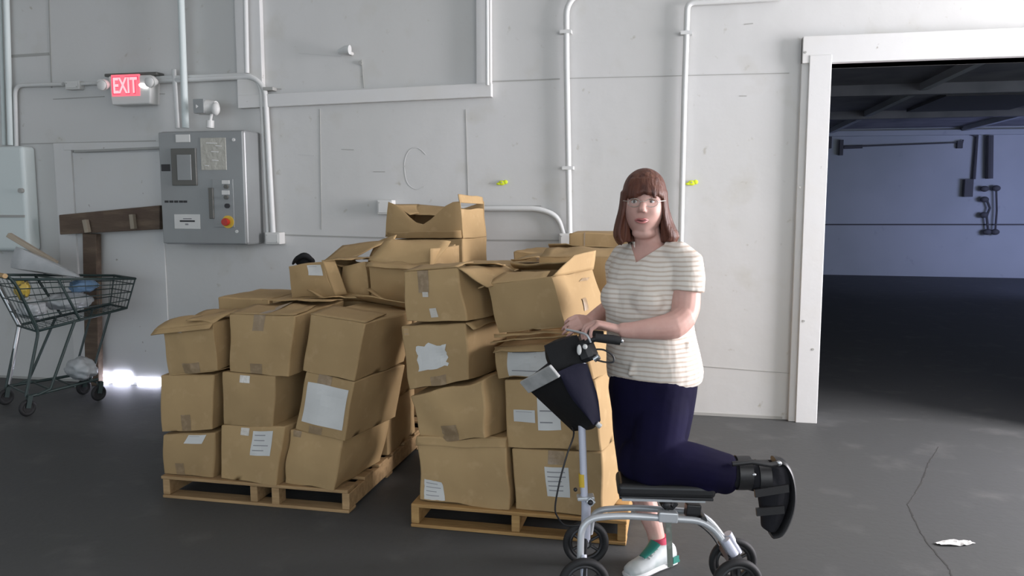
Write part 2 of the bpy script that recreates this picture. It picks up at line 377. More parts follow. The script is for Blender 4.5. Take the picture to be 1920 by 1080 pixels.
# ------- the dark room beyond the doorway
BY = 17.8
structure(MB().box((-2, 6.0, -.1), (14, BY + .2, -.0005)).build('floor_back_room', M['floor']))
structure(MB().box((-2, BY, 0), (14, BY + .2, 3.2)).build('wall_back_room_far', M['wall2']))
structure(MB().box((-2.2, 6.0, 0), (-2, BY + .2, 3.2)).build('wall_back_room_left', M['wall2']))
structure(MB().box((14, 6.0, 0), (14.2, BY + .2, 3.2)).build('wall_back_room_right', M['wall2']))
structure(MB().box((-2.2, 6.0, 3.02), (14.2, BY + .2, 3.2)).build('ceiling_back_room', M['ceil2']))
def RB(px, py, Y=BY): return AY(px, py, Y)
t2 = MB()
t2.bar(RB(1500, 421, BY - .01), RB(1940, 421, BY - .01), .02, .03)
structure(t2.build('trim_1', M['steel_dark']))
t2 = MB().bar(RB(1480, 252, BY - .06), RB(2000, 246, BY - .06), .12, .10)
structure(t2.build('trim_2', M['wall2']))
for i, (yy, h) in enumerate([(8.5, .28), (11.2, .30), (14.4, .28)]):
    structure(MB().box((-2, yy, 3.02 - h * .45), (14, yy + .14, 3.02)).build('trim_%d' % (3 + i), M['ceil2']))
for i, (xx) in enumerate([2.9, 5.4]):
    structure(MB().box((xx, 9, 2.93), (xx + .09, BY, 3.02)).build('trim_%d' % (6 + i), M['wall2']))
# ceiling hatch
structure(MB().box((3.5, 12.2, 2.97), (5.0, 14.2, 3.02)).build('trim_8', M['steel_dark']))
# ================================================================== WALL FIXTURES
def pipe(name, pts, r, label, m='pipe', Yoff=.04, fillet=.08, straps=(), group=None, cat='conduit pipe'):
    pp = [AY(x, y, WY - Yoff) for x, y in pts]
    o = MB().tube(rounded(pp, fillet), r, 12).build(name, M[m], None, 40, origin=(pp[0].x, WY, pp[-1].z))
    tag(o, label, cat, group)
    for (x, y) in straps:
        c = AY(x, y, WY - Yoff)
        MB().box((c.x - r * 1.9, WY - Yoff - r - .004, c.z - .012), (c.x + r * 1.9, WY, c.z + .012)).build('pipe_strap', M['seam' if y == 167 else m], o)
    return o
pipe('conduit', [(4, -260), (20, 272)], .024, "thick pale greenish conduit at the far left, running down into the white enclosure", 'pipeL', .05)
pipe('conduit', [(-6, -200), (8, 272)], .016, 'thin pale conduit, leftmost pipe beside the thick one above the white enclosure', 'pipeL', .04)
pipe('conduit', [(31, 275), (28, 160), (118, 158)], .016, 'thin conduit rising from the white enclosure and bending right to the small junction box', 'pipe', .035, .08)
pipe('conduit', [(150, 158), (196, 155)], .013, 'short horizontal conduit between the small junction box and the exit sign', 'pipe', .035)
o = pipe('conduit', [(330, -260), (348, 240)], .026, 'thick white conduit running down into the top of the grey control cabinet', 'pipeL', .10, straps=())
pipe('conduit', [(326, 130), (333, 240)], .017, 'short thin conduit just left of the thick pipe above the grey control cabinet', 'pipe', .05)
pipe('conduit', [(290, 152), (474, 143), (497, 165), (512, 438)], .021, 'conduit from the exit sign that bends down beside the grey cabinet, outer of the pair', 'pipe', .045, .16, straps=((505, 167),))
pipe('conduit', [(290, 146), (470, 139), (489, 163), (502, 438)], .014, "thinner inner conduit of the pair bending down from the exit sign beside the grey cabinet", 'pipe', .045, .16)
pipe('conduit', [(455, -260), (463, 137)], .019, 'white vertical conduit in front of the left board of the high boarded window', 'pipe', .09)
pipe('conduit', [(912, -260), (914, 160)], .013, 'slim white conduit along the right board of the high boarded window', 'pipe', .08)
pipe('conduit', [(1110, -26), (1062, 2), (1062, 100), (1068, 444)], .021, 'white conduit hooked over at the top, second vertical pipe left of the doorway', 'pipe', .04, .12, straps=((1061, 60), (1065, 315)))
pipe('conduit', [(1462, -4), (1289, 5), (1283, 180), (1276, 470)], .020, 'white vertical conduit behind the woman, nearest pipe to the doorway', 'pipe', .04, .05, straps=((1287, 62),))
pipe('conduit', [(735, 391), (1010, 391), (1046, 405), (1058, 440)], .020, 'white conduit that runs level behind the topmost carton and curves down on its right', 'pipe', .04, .22)
# junction boxes
def jbox(name, px0, py0, px1, py1, dep, label, cat='electrical box', m='white'):
    a = AY(px0, py1, WY - dep); b = AY(px1, py0, WY - dep)
    o = MB().box((a.x, WY - dep, a.z), (b.x, WY, b.z)).build(name, M[m], None); bevel(o, .006)
    o2 = bevel(MB().box((a.x + .012, WY - dep - .006, a.z + .012), (b.x - .012, WY - dep, b.z - .012)).build('cover_plate', M[m], o), .003)
    for sx, sz in ((0, 1), (1, 0)):
        MB().disc((a.x + .02 + sx * (b.x - a.x - .04), WY - dep - .007, a.z + .02 + sz * (b.z - a.z - .04)), (0, 1, 0), .004, .004, 8).build('screw', M['seam'], o2)
    return tag(o, label, cat)
jbox('junction_box', 497, 436, 524, 458, .09, 'white junction box at the foot of the paired pipes beside the grey cabinet')
jbox('junction_box', 1048, 438, 1078, 472, .09, 'white junction box where two pipes meet above the cartons on the right pallet')
jbox('junction_box', 707, 375, 735, 402, .08, 'white outlet box on the wall left of the topmost open carton')
jbox('junction_box', 122, 151, 148, 168, .06, 'small grey-white junction box between the left conduits and the exit sign')
# white enclosure at the left edge
a = AY(-40, 470, WY - .16); b = AY(38, 273, WY - .16)
enc = empty('electrical_enclosure', (b.x - .1, WY - .08, a.z), 'tall pale blue-white enclosure with rounded front at the left edge under the conduits', 'electrical box')
bevel(MB().box((a.x, WY - .14, a.z), (b.x, WY, b.z)).build('housing', M['pipeL'], enc), .03, 4)
bevel(MB().box((a.x, WY - .15, a.z + .28), (b.x - .02, WY - .135, a.z + .30)).build('cover_seam', M['seam'], enc), .002)
MB().disc((b.x - .03, WY - .15, a.z + .5), (0, 1, 0), .02, .03, 16).build('latch', M['seam'], enc)
# exit sign
ex = empty('exit_sign', AY(236, 198, WY), 'white emergency exit sign with glowing red panel reading EXIT and two lamp heads', 'exit sign')
Ye = WY - .12
a = AY(207, 197, Ye); b = AY(280, 140, Ye)
bevel(MB().hexa([(a.x + .01, Ye, a.z), (b.x - .005, Ye, a.z), (b.x - .005, WY, a.z), (a.x + .01, WY, a.z), (a.x - .01, Ye, b.z), (b.x + .01, Ye, b.z), (b.x + .01, WY, b.z), (a.x - .01, WY, b.z)]).build('housing', M['white'], ex), .012, 3)
bevel(MB().box((a.x - .06, Ye + .02, b.z), (b.x + .05, WY, b.z + .025)).build('top_rail', M['grime'], ex), .008)
a2 = AY(211, 181, Ye); b2 = AY(261, 139, Ye)
ex_p = MB().box((a2.x, Ye - .006, a2.z), (b2.x, Ye + .01, b2.z)).build('lit_panel', M['exitred'], ex)
def text_obj(txt, name, m, parent, width, height, pos, ext=.003, bold=0):
    c = bpy.data.curves.new(name, 'FONT'); c.body = txt; c.extrude = ext; c.offset = bold; c.align_x = 'CENTER'; c.align_y = 'CENTER'
    t = bpy.data.objects.new('t', c); C.objects.link(t); bpy.context.view_layer.update()
    me = bpy.data.meshes.new_from_object(t.evaluated_get(bpy.context.evaluated_depsgraph_get())); bpy.data.objects.remove(t)
    co = np.array([v.co[:] for v in me.vertices]); lo = co.min(0); hi = co.max(0)
    base = world_loc(parent)
    for v in me.vertices:
        x = (v.co.x - (lo[0] + hi[0]) / 2) / (hi[0] - lo[0]) * width; z = (v.co.y - (lo[1] + hi[1]) / 2) / (hi[1] - lo[1]) * height
        p = V(pos) + V((x, -v.co.z, z)) - base; v.co = p
    me.materials.clear(); me.materials.append(M[m]); o = bpy.data.objects.new(name, me); C.objects.link(o); o.parent = parent; me.name = name
    return o
cx = (a2.x + b2.x) / 2; cz = (a2.z + b2.z) / 2
text_obj('EXIT', 'lettering', 'exitlet', ex_p, (b2.x - a2.x) * .86, (b2.z - a2.z) * .74, (cx, Ye - .007, cz), .002, .02)
text_obj('EXIT', 'lettering_edge', 'exitdk', ex_p, (b2.x - a2.x) * .93, (b2.z - a2.z) * .82, (cx, Ye - .0055, cz), .001, .04)
for px, py, lit in ((196, 158, 0), (285, 152, 0)):
    c = AY(px, py, Ye - .02)
    h = MB().tube([c + V((0, .05, 0)), c, c + V((0.0, -.03, -.01))], [.022, .042, .046], 18).build('lamp_head', M['white'], ex, 35)
    MB().ball(c + V((0, -.035, -.012)), (.04, .012, .04)).build('lens', M['white'], h, 60)
c = AY(269, 161, Ye - .012)
MB().ball(c, (.044, .012, .020), X=(cos(.25), 0, -sin(.25)), Z=(sin(.25), 0, cos(.25))).build('glowing_lens', M['lamp'], ex, 60)
# alarm beacon above the cabinet
ab = empty('alarm_beacon', AY(393, 236, WY - .15), 'small white swivel spotlight mounted on top of the grey control cabinet', 'lamp')
Yb = WY - .17
MB().tube([AY(394, 240, Yb), AY(394, 226, Yb)], .03, 16).build('base', M['white'], ab, 35)
MB().tube([AY(394, 228, Yb), AY(397, 212, Yb)], .012, 10).build('neck', M['white'], ab, 35)
c = AY(386, 201, Yb)
MB().tube([c + V((.09, 0, .0)), c + V((.02, 0, 0)), c + V((-.05, -.01, 0))], [.045, .06, .058], 20).build('lamp_head', M['white'], ab, 35)
MB().box((c.x - .065, Yb - .065, c.z - .05), (c.x + .02, Yb + .0, c.z + .055)).build('shade', M['panel'], ab)
MB().ball(AY(404, 204, Yb - .03), (.035, .03, .05)).build('lens', M['white'], ab, 60)
# sprinkler-like nozzle on the boarded window
nz_ = empty('wall_spigot', AY(662, 102, WY), 'small white spigot sticking out of the boarded window area high on the wall', 'spigot')
c = AY(660, 101, WY)
MB().tube([c, c + V((0, -.10, 0))], .014, 12).build('stem', M['white'], nz_, 35)
MB().tube([c + V((-.06, -.10, .0)), c + V((0, -.11, .012)), c + V((.03, -.11, .01))], [.018, .03, .034], 12).build('nozzle', M['pipe'], nz_, 35)
MB().disc(c + V((0.07, -.005, -.07)), (0, 1, 0), .016, .02, 12).build('wall_plug', M['seam'], nz_)
# yellow tags
for (x, y, lb) in ((941, 343, 'fluorescent yellow tag on the wall right above the topmost open carton'), (1297, 343, 'fluorescent yellow tag on the wall to the right of the woman')):
    c = AY(x, y, WY - .012)
    o = MB().ball(c, (.026, .008, .018)).ball(c + V((.026, 0, .006)), (.018, .007, .016)).ball(c + V((-.024, 0, -.006)), (.018, .007, .009)).build('marker_tag', M['tag'], None, 60)
    tag(o, lb, 'tag', 'yellow wall tags')
    MB().disc(c + V((0, -.008, .004)), (0, 1, 0), .005, .006, 8).build('pin', M['seam'], o)
# ---- grey control cabinet
CD = .27; Yc = WY - CD
a = AY(300, 458, Yc); b = AY(455, 243, Yc)
cab = empty('control_cabinet', ((a.x + b.x) / 2, WY - CD / 2, a.z), 'grey steel electrical control cabinet with red emergency button and white stickers', 'electrical cabinet')
x0 = AY(295, 250, Yc).x; x1 = b.x; z0 = a.z; z1 = b.z
bevel(MB().box((x0, Yc + .02, z0), (x1, WY, z1)).build('housing', M['panel'], cab), .02, 4)
door = bevel(MB().box((x0 + .006, Yc, z0 + .008), (x1 - .006, Yc + .022, z1 - .008)).build('door', M['panel'], cab), .008, 3)
def onp(px0, py0, px1, py1, name, m, t=.004, bv=.002, par=None):
    p = AY(px0, py1, Yc); q = AY(px1, py0, Yc)
    return bevel(MB().box((p.x, Yc - t, p.z), (q.x, Yc + .002, q.z)).build(name, M[m], par or door), bv)
onp(330, 252, 356, 267, 'blank_sticker', 'white'); 
st = onp(378, 258, 423, 319, 'notice', 'tapebeige' if 'tapebeige' in M else 'card2')
M['notice'] = mat('creased_beige_notice', (0.40, 0.39, 0.34), 0.25, spec=.7, bump=(22, .6)); st.data.materials[0] = M['notice']
for k, (x_, y_, w_) in enumerate([(386, 268, 22), (396, 284, 14), (398, 300, 12), (384, 310, 8), (404, 273, 12)]):
    p = AY(x_, y_, Yc - .005); MB().bar(p, p + V((w_ * .0042, 0, -.004)), .003, .007).build('handwriting', M['white'], st)
fr = onp(325, 278, 368, 348, 'window_frame', 'grime', .016, .004); onp(336, 290, 360, 338, 'window_pane', 'panel', .020, .002, fr)
onp(303, 308, 319, 321, 'nameplate', 'dark')
for x_ in (309, 318, 327, 336, 344):
    onp(x_, 376, x_ + 7, 380, 'nameplate_lettering', 'dark', .003, .001)
lb = onp(328, 402, 375, 429, 'warning_label', 'paper'); onp(338, 413, 366, 416, 'printed_line', 'dark', .006, .001, lb); onp(344, 409, 360, 411, 'printed_line', 'print', .006, .001, lb); onp(348, 419, 354, 422, 'printed_line', 'print', .006, .001, lb)
onp(395, 352, 401, 410, 'door_handle', 'grime', .02, .004)
sub = onp(402, 336, 437, 426, 'switch_plate', 'panel', .006, .002)
onp(417, 338, 431, 345, 'label_plate', 'white', .009, .001, sub); onp(417, 357, 431, 365, 'label_plate', 'white', .009, .001, sub)
for (x_, y_, r_, m_) in [(424, 350, .016, 'grime'), (424, 370, .016, 'grime'), (426, 386, .018, 'dark')]:
    MB().disc(AY(x_, y_, Yc - .015), (0, 1, 0), r_, .02, 16).build('button', M[m_], sub)
c = AY(428, 416, Yc - .006)
e_ = MB().disc(c, (0, 1, 0), .048, .012, 28).build('emergency_stop_collar', M['yellow'], sub)
MB().tube([c, c + V((-.006, -.03, 0)), c + V((-.006, -.045, 0))], [.02, .03, .026], 20).build('emergency_stop_button', M['red'], e_, 40)
for (x_, y_) in [(438, 262), (444, 434)]:
    MB().disc(AY(x_, y_, Yc - .003), (0, 1, 0), .012, .008, 12).build('door_screw', M['white'], door)
# ---- wooden T of old timber
tb = empty('timber_stand', AY(180, 700, 5.62), "weathered brown timber post topped by a crosswise plank, standing left of the grey cabinet", 'timber stand')
tb.location.z = 0; Yt = 5.66
pA = AY(110, 418, Yt); pB = AY(300, 404, Yt)
bevel(MB().hexa([AY(112, 440, Yt), AY(299, 430, Yt), AY(299, 430, Yt) + V((0, .05, 0)), AY(112, 440, Yt) + V((0, .05, 0)), AY(110, 403, Yt), AY(299, 385, Yt), AY(299, 385, Yt) + V((0, .05, 0)), AY(110, 403, Yt) + V((0, .05, 0))]).build('plank', M['oldwood'], tb), .006)
p = AY(172, 438, Yt + .06); q = AY(176, 705, Yt + .06); q.z = 0
bevel(MB().bar(q, p, .13, .06, up=(0, 1, 0)).build('post', M['oldwood'], tb), .006)
M['paleend'] = mat('pale_cut_timber', (0.30, 0.26, 0.20), .8)
bevel(MB().bar(AY(160, 412, Yt - .03), AY(165, 436, Yt - .03), .035, .04, up=(0, 1, 0)).build('cleat', M['paleend'], tb), .003)
bevel(MB().bar(AY(248, 402, Yt - .03), AY(251, 429, Yt - .03), .035, .04, up=(0, 1, 0)).build('cleat', M['paleend'], tb), .003)
# ---- fixtures on the far wall of the back room
def fx(name, label, cat): return lambda parts: None
def rbox(px0, py0, px1, py1, name, m, par, d=.12):
    p = RB(px0, py1, BY - d); q = RB(px1, py0, BY - d)
    return MB().box((p.x, BY - d, p.z), (q.x, BY, q.z)).build(name, M[m], par)
e = empty('disconnect_switch', RB(1817, 370), 'dark rectangular switch box hanging under a conduit on the far wall of the dark room', 'electrical box')
rbox(1808, 336, 1826, 369, 'housing', 'steel_dark', e, .14)
MB().tube([RB(1826, 336, BY - .06), RB(1832, 255, BY - .06), RB(1818, 250, BY - .06)], .035, 8).build('conduit', M['steel_dark'], e)
e = empty('valve_piping', RB(1855, 438), "dark vertical pipe with valves on the far wall of the dark room", 'pipework')
MB().tube([RB(1855, 335, BY - .1), RB(1856, 254, BY - .1)], .065, 10).build('riser_pipe', M['steel_dark'], e)
for (x, y) in ((1846, 354), (1868, 353), (1846, 374), (1845, 403), (1851, 435), (1866, 435)):
    MB().ball(RB(x, y, BY - .12), (.08, .06, .06)).build('valve', M['steel_dark'], e, 60)
MB().tube([RB(1850, 374, BY - .1), RB(1856, 390, BY - .1), RB(1850, 405, BY - .1), RB(1853, 435, BY - .1)], .025, 8).build('branch_pipe', M['steel_dark'], e)
MB().tube([RB(1868, 353, BY - .1), RB(1869, 395, BY - .1), RB(1866, 435, BY - .1)], .02, 8).build('branch_pipe', M['steel_dark'], e)
e = empty('hanging_bracket', RB(1565, 290), "dark bracket and stub pipes, leftmost fixture on the dark room's far wall", 'bracket')
rbox(1552, 256, 1560, 278, 'plate', 'steel_dark', e); rbox(1574, 262, 1582, 291, 'stub', 'steel_dark', e, .1)
MB().tube([RB(1582, 276, BY - .05), RB(1617, 275, BY - .05)], .035, 8).build('conduit', M['steel_dark'], e)
MB().tube([RB(1617, 274, BY - .05), RB(1805, 267, BY - .05), RB(1806, 262, BY - .05)], .016, 8).build('thin_conduit', M['steel_dark'], e)
rbox(1795, 264, 1806, 278, 'end_box', 'steel_dark', e, .08)
# ---- floor things
ck = MB()
pts = [FL(x, y, .0005) for x, y in [(1760, 838), (1742, 868), (1728, 905), (1702, 945), (1722, 990), (1740, 1020), (1775, 1060), (1790, 1090)]]
for i in range(len(pts) - 1):
    n_ = 4
    for k in range(n_):
        p = pts[i].lerp(pts[i + 1], k / n_); q = pts[i].lerp(pts[i + 1], (k + 1) / n_)
        ck.bar(p + V((random.uniform(-.006, .006), 0, 0)), q, random.uniform(.003, .008), .001)
M['crack'] = mat('dark_floor_crack', (0.035, 0.034, 0.032), 0.9)
structure(ck.build('trim_9', M['crack']))
pc = MB(); c = FL(1790, 1020)
vs = []; nx, ny = 10, 5
for j in range(ny):
    for i in range(nx):
        u = i / (nx - 1) - .5; v = j / (ny - 1) - .5
        w_ = (1 - abs(u) * 1.1)
        p = c + V((u * .17 * cos(.35) - v * .05 * w_, u * .17 * sin(.35) + v * .05 * w_, .004 + .012 * abs(noise.noise(V((u * 9, v * 9, 1))))))
        vs.append(p)
pc.add(vs, [(j * nx + i, j * nx + i + 1, (j + 1) * nx + i + 1, (j + 1) * nx + i) for j in range(ny - 1) for i in range(nx - 1)])
o = pc.build('paper_scrap', M['paper']); solid(o, .001); tag(o, 'torn white scrap of paper lying alone on the concrete floor at right', 'paper scrap')

# ================================================================== PALLETS
def pallet(x0, x1, y0, y1, label, m, zt=.115, rot=0):
    cx, cy = (x0 + x1) / 2, (y0 + y1) / 2
    r = empty('wooden_pallet', (cx, cy, 0), label, 'pallet', None)
    n = 6; dp = (y1 - y0); bw = dp / n * .68
    def part(lo, hi, nm):
        o = MB().box(lo, hi).build(nm, M[m], r); bevel(o, .004); return o
    for i in range(n):
        y = y0 + (dp - bw) * i / (n - 1)
        j = random.uniform(-.006, .006)
        part((x0 + j, y, zt - .017), (x1 + j, y + bw, zt), 'deck_board')
    for sx in (0, .5, 1):
        x = x0 + (x1 - x0 - .04) * sx
        part((x, y0 + .006, .0175), (x + .04, y1 - .006, zt - .0175), 'stringer')
    for i in (0, 1, 2):
        y = y0 + (dp - .09) * i / 2
        part((x0, y, .001), (x1, y + .09, .017), 'bottom_board')
    r.rotation_euler.z = rot
    return r
PA = pallet(-2.61, -1.575, 3.55, 4.68, 'left wooden pallet carrying three columns of cartons', 'wood', .118)
MBx = MB().box((-1.99, 3.552, .0175), (-1.95, 3.62, .1)); o = MBx.build('block', M['wood'], PA)
PB = pallet(-1.225, -.215, 3.46, 4.60, 'golden wooden pallet under the right-hand carton stacks beside the scooter', 'wood2', .115)
PC = pallet(-2.75, -1.35, 4.82, 5.66, 'wooden pallet at the back against the wall under the tallest cartons', 'wood', .118)
PD = pallet(-1.15, -.29, 4.78, 5.66, 'wooden pallet at the back right, behind the golden pallet', 'wood', .118)
# ================================================================== CARTONS
class Carton:
    """c: 8 world corners, order front TL TR BR BL, back TL TR BR BL"""
    def __init__(s, label, c, group='cardboard cartons', open_=False, bulge=.008, seed=0, prof=None, bprof=None, crumple=.005, mats=('card', 'card2')):
        s.c = [V(p) for p in c]; s.seed = seed; s.bulge = bulge; s.prof = prof; s.bprof = bprof; s.cr = crumple * 1.35; s.m = mats
        bot = min(p.z for p in c); ctr = sum(s.c, V((0, 0, 0))) / 8
        s.root = empty('cardboard_carton', (ctr.x, ctr.y, bot), label, 'cardboard box', group)
        s.body(open_)
        s.open = open_
    F = {'front': (0, 1, 2, 3), 'right': (1, 5, 6, 2), 'left': (4, 0, 3, 7), 'back': (5, 4, 7, 6), 'top': (4, 5, 1, 0), 'bottom': (3, 2, 6, 7)}
    def at(s, face, u, v, off=0.0):      # u left-right, v up, on the deformed surface
        tl, tr, br, bl = [s.c[i] for i in s.F[face]]
        p = (bl * (1 - u) + br * u) * (1 - v) + (tl * (1 - u) + tr * u) * v
        n = (br - bl).cross(tl - bl).normalized()
        e = (1 - (2 * u - 1) ** 2) * (1 - (2 * v - 1) ** 2)
        pr = {'front': s.prof, 'back': s.bprof}.get(face)
        if pr:
            for i in range(len(pr) - 1):
                if pr[i][0] <= u <= pr[i + 1][0] + 1e-6:
                    t = (u - pr[i][0]) / (pr[i + 1][0] - pr[i][0]); p = p + V((0, 0, (pr[i][1] * (1 - t) + pr[i + 1][1] * t) * v)); break
        b = s.bulge * e
        q = p * 7.0 + V((s.seed * 3.1, s.seed * 1.7, 0))
        cr = s.cr * noise.noise(q) + s.cr * .6 * noise.noise(q * 2.7)
        p = p + V((noise.noise(q + V((9, 0, 0))), noise.noise(q + V((0, 9, 0))), noise.noise(q + V((0, 0, 9))))) * s.cr * (1.0 if face not in ('bottom',) else .3)
        return p + n * (b + cr * e + off)
    def body(s, open_):
        mb = MB(); n = 10
        faces = ['front', 'right', 'left', 'back', 'bottom'] + ([] if open_ else ['top'])
        for f in faces:
            g = [s.at(f, i / n, j / n) for j in range(n + 1) for i in range(n + 1)]
            mb.add(g, [(j * (n + 1) + i, j * (n + 1) + i + 1, (j + 1) * (n + 1) + i + 1, (j + 1) * (n + 1) + i) for j in range(n) for i in range(n)])
        o = mb.build('box_body', [M[s.m[0]], M[s.m[1]]], s.root)
        bm = bmesh.new(); bm.from_mesh(o.data); bmesh.ops.remove_doubles(bm, verts=bm.verts, dist=.0012); bmesh.ops.recalc_face_normals(bm, faces=bm.faces); bm.to_mesh(o.data); bm.free()
        o.data.shade_smooth(); o.data.set_sharp_from_angle(angle=radians(42))
        if open_:
            m = o.modifiers.new('s', 'SOLIDIFY'); m.thickness = .006; m.offset = -1; m.material_offset = 1
        b_ = o.modifiers.new('b', 'BEVEL'); b_.width = .007; b_.segments = 2; b_.limit_method = 'ANGLE'; b_.angle_limit = radians(48)
        s.bodyo = o
    def patch(s, face, u0, v0, u1, v1, name, m, t=.0015, wob=0, skew=0, edge=None):
        nu, nv = 8, 8; vs = []
        for j in range(nv + 1):
            for i in range(nu + 1):
                a = i / nu; b = j / nv
                u = u0 + (u1 - u0) * a + skew * (b - .5); v = v0 + (v1 - v0) * b
                if wob and (i in (0, nu) or j in (0, nv)):
                    u += wob * noise.noise(V((i * 1.3, j * 1.7, s.seed + 5))); v += wob * noise.noise(V((i * 1.1, j * 1.9, s.seed + 11)))
                vs.append(s.at(face, u, v, t))
        mb = MB().add(vs, [(j * (nu + 1) + i, j * (nu + 1) + i + 1, (j + 1) * (nu + 1) + i + 1, (j + 1) * (nu + 1) + i) for j in range(nv) for i in range(nu)])
        return mb.build(name, M[m], s.root)
    def label(s, face, u0, v0, u1, v1, lines=3, wob=0, skew=0, name='paper_label', m='paper'):
        o = s.patch(face, u0, v0, u1, v1, name, m, .0022, wob, skew)
        for k in range(lines):
            vv = v0 + (v1 - v0) * (.82 - k * .62 / max(lines - 1, 1)); h = (v1 - v0) * .035
            uu1 = u0 + (u1 - u0) * random.uniform(.6, .9)
            mb = MB(); n = 5; vs = []
            for j in range(2):
                for i in range(n + 1):
                    vs.append(s.at(face, u0 + (u1 - u0) * .1 + (uu1 - u0 - (u1 - u0) * .1) * i / n + skew * ((vv - v0) / (v1 - v0) - .5), vv + h * j, .003))
            mb.add(vs, [(i, i + 1, n + 2 + i, n + 1 + i) for i in range(n)])
            q = mb.build('printed_line', M['print'], s.root); q.parent = o
        return o
    def tape(s, face='front', u=.5, top=.28, bottom=0, w=.16, m='tape'):
        if top: s.patch(face, u - w / 2, 1 - top, u + w / 2, 1.0, 'packing_tape', m)
        if bottom: s.patch(face, u - w / 2, 0, u + w / 2, bottom, 'packing_tape', m)
    def toptape(s, w=.16, u=.5):
        s.patch('top', u - w / 2, 0, u + w / 2, 1, 'packing_tape', 'tape', .006)
    def flap(s, e0, e1, out, L, lift, skew=(0, 0), crump=.012, seed=0, Ls=1.0, curl=0.0, name='flap'):
        """hinged along e0-e1, pointing along 'out' (horizontal), lifted by lift degrees"""
        e0 = V(e0); e1 = V(e1); out = V(out).normalized(); nu, nv = 9, 6; vs = []
        for j in range(nv + 1):
            t = j / nv
            an = radians(lift + curl * t)
            for i in range(nu + 1):
                a = i / nu; base = e0.lerp(e1, a); ll = L * (1 - a) + L * Ls * a
                dr = out * cos(an) + V((0, 0, 1)) * sin(an)
                p = base + dr * ll * t + (e1 - e0).normalized() * (skew[0] * (1 - a) + skew[1] * a) * t
                q = p * 9 + V((seed + s.seed, 0, 0))
                p = p + V((noise.noise(q), noise.noise(q + V((5, 5, 0))), noise.noise(q + V((0, 7, 3))))) * crump * min(1, t * 2)
                vs.append(p)
        o = MB().add(vs, [(j * (nu + 1) + i, j * (nu + 1) + i + 1, (j + 1) * (nu + 1) + i + 1, (j + 1) * (nu + 1) + i) for j in range(nv) for i in range(nu)]).build(name, [M[s.m[0]], M[s.m[1]]], s.root)
        o.data.shade_smooth(); m = o.modifiers.new('s', 'SOLIDIFY'); m.thickness = .005; m.offset = 0; m.material_offset = 0
        return o
def corners(px, Yl, Yr, dep, bz=(0, 0), bx=(0, 0), zmin=None, zbot=None):
    """px: front face corners TL TR BR BL in the photo; the face stands on y = Yl (left edge) .. Yr (right edge)"""
    ys = (Yl, Yr, Yr, Yl); f = [AY(x, y, Y) for (x, y), Y in zip(px, ys)]
    if zbot is not None:
        f[2].z = zbot; f[3].z = zbot
    e = f[1] - f[0]; d = V((-e.y, e.x, 0)).normalized() * dep
    b = [p + d for p in f]
    b[0] += V((bx[0], 0, bz[0])); b[1] += V((bx[1], 0, bz[1])); b[2].x += bx[1]; b[3].x += bx[0]
    m = (f[2].z + f[3].z) / 2; b[2].z = f[2].z * .5 + m * .5; b[3].z = f[3].z * .5 + m * .5
    return f + b
ZD = .120
GL = 'cartons on the left pallet'; GR = 'cartons on the golden pallet'; GB = 'cartons on the back pallets'
yf = 3.58
# ---- left pallet, front row
k = Carton('bottom carton of the leftmost column on the left pallet, tilted white sticker near its top', corners([(304, 815), (404, 812), (400, 903), (308, 899)], yf, yf, .46, zbot=ZD), GL, seed=1, bulge=.014)
k.label('front', .46, .78, .80, .97, 1, skew=.08); k.tape(top=0, bottom=.3, u=.35, w=.17)
k = Carton('middle carton of the leftmost column on the left pallet, plain front without sticker', corners([(300, 703), (402, 703), (398, 806), (303, 809)], yf, yf, .46), GL, seed=2, bulge=.010)
k.tape(top=0, bottom=.3, u=.5, w=.18)
k = Carton('top carton of the leftmost column on the left pallet, with its lid flaps half open', corners([(303, 614), (401, 606), (408, 694), (316, 702)], yf, yf - .03, .42, bz=(.04, .0)), GL, open_=True, seed=3, bulge=.012, crumple=.009)
k.tape(top=0, bottom=.22, u=.5, w=.34); k.label('front', .27, .86, .40, .95, 0, name='glossy_tape_bit', m='gloss')
c = k.c
k.flap(c[0] + V((-.02, -.03, -.01)), c[1], (0, 1, 0), .20, 30, seed=1, skew=(.02, .08), curl=-20)
k.flap(c[0] + V((-.02, -.03, -.01)), c[1] + V((0, -.01, 0)), (-.1, -1, 0), .035, -40, seed=7, crump=.004)
k.flap(c[5], c[4], (0, -1, 0), .22, 4, seed=2, curl=-6)
k.flap(c[1], c[5], (-1, 0, 0), .16, 6, seed=3); k.flap(c[4], c[0], (1, 0, 0), .15, 2, seed=4)
k = Carton('bottom carton of the second column on the left pallet, with a two-part white shipping label', corners([(415, 797), (534, 801), (517, 914), (415, 906)], yf, yf - .04, .46, zbot=ZD), GL, seed=4, bulge=.010)
k.label('front', .52, .50, .84, .93, 4); k.label('front', .33, .84, .46, .97, 0, name='glossy_tape_bit', m='gloss')
k = Carton("middle carton of the left pallet's second column, shiny tape spot at its top edge", corners([(417, 698), (517, 704), (512, 803), (419, 796)], yf, yf - .03, .46), GL, seed=5, bulge=.014)
k.label('front', .36, .84, .54, .97, 0, name='glossy_tape_bit', m='gloss')
k = Carton("closed top carton of the left pallet's second column, dark tape squares on its front", corners([(431, 589), (553, 592), (540, 706), (430, 696)], yf, yf - .04, .47, bz=(.02, .02)), GL, seed=6, bulge=.010, crumple=.007)
k.tape(u=.46, top=.28, bottom=.18, w=.19); c = k.c
k.flap(c[0] + V((0, 0, .003)), c[1] + V((0, 0, .003)), (0, 1, 0), .235, 3, seed=1, crump=.008); k.flap(c[5] + V((0, 0, .003)), c[4] + V((0, 0, .003)), (0, -1, 0), .235, 5, seed=2, crump=.008); k.toptape(.12)
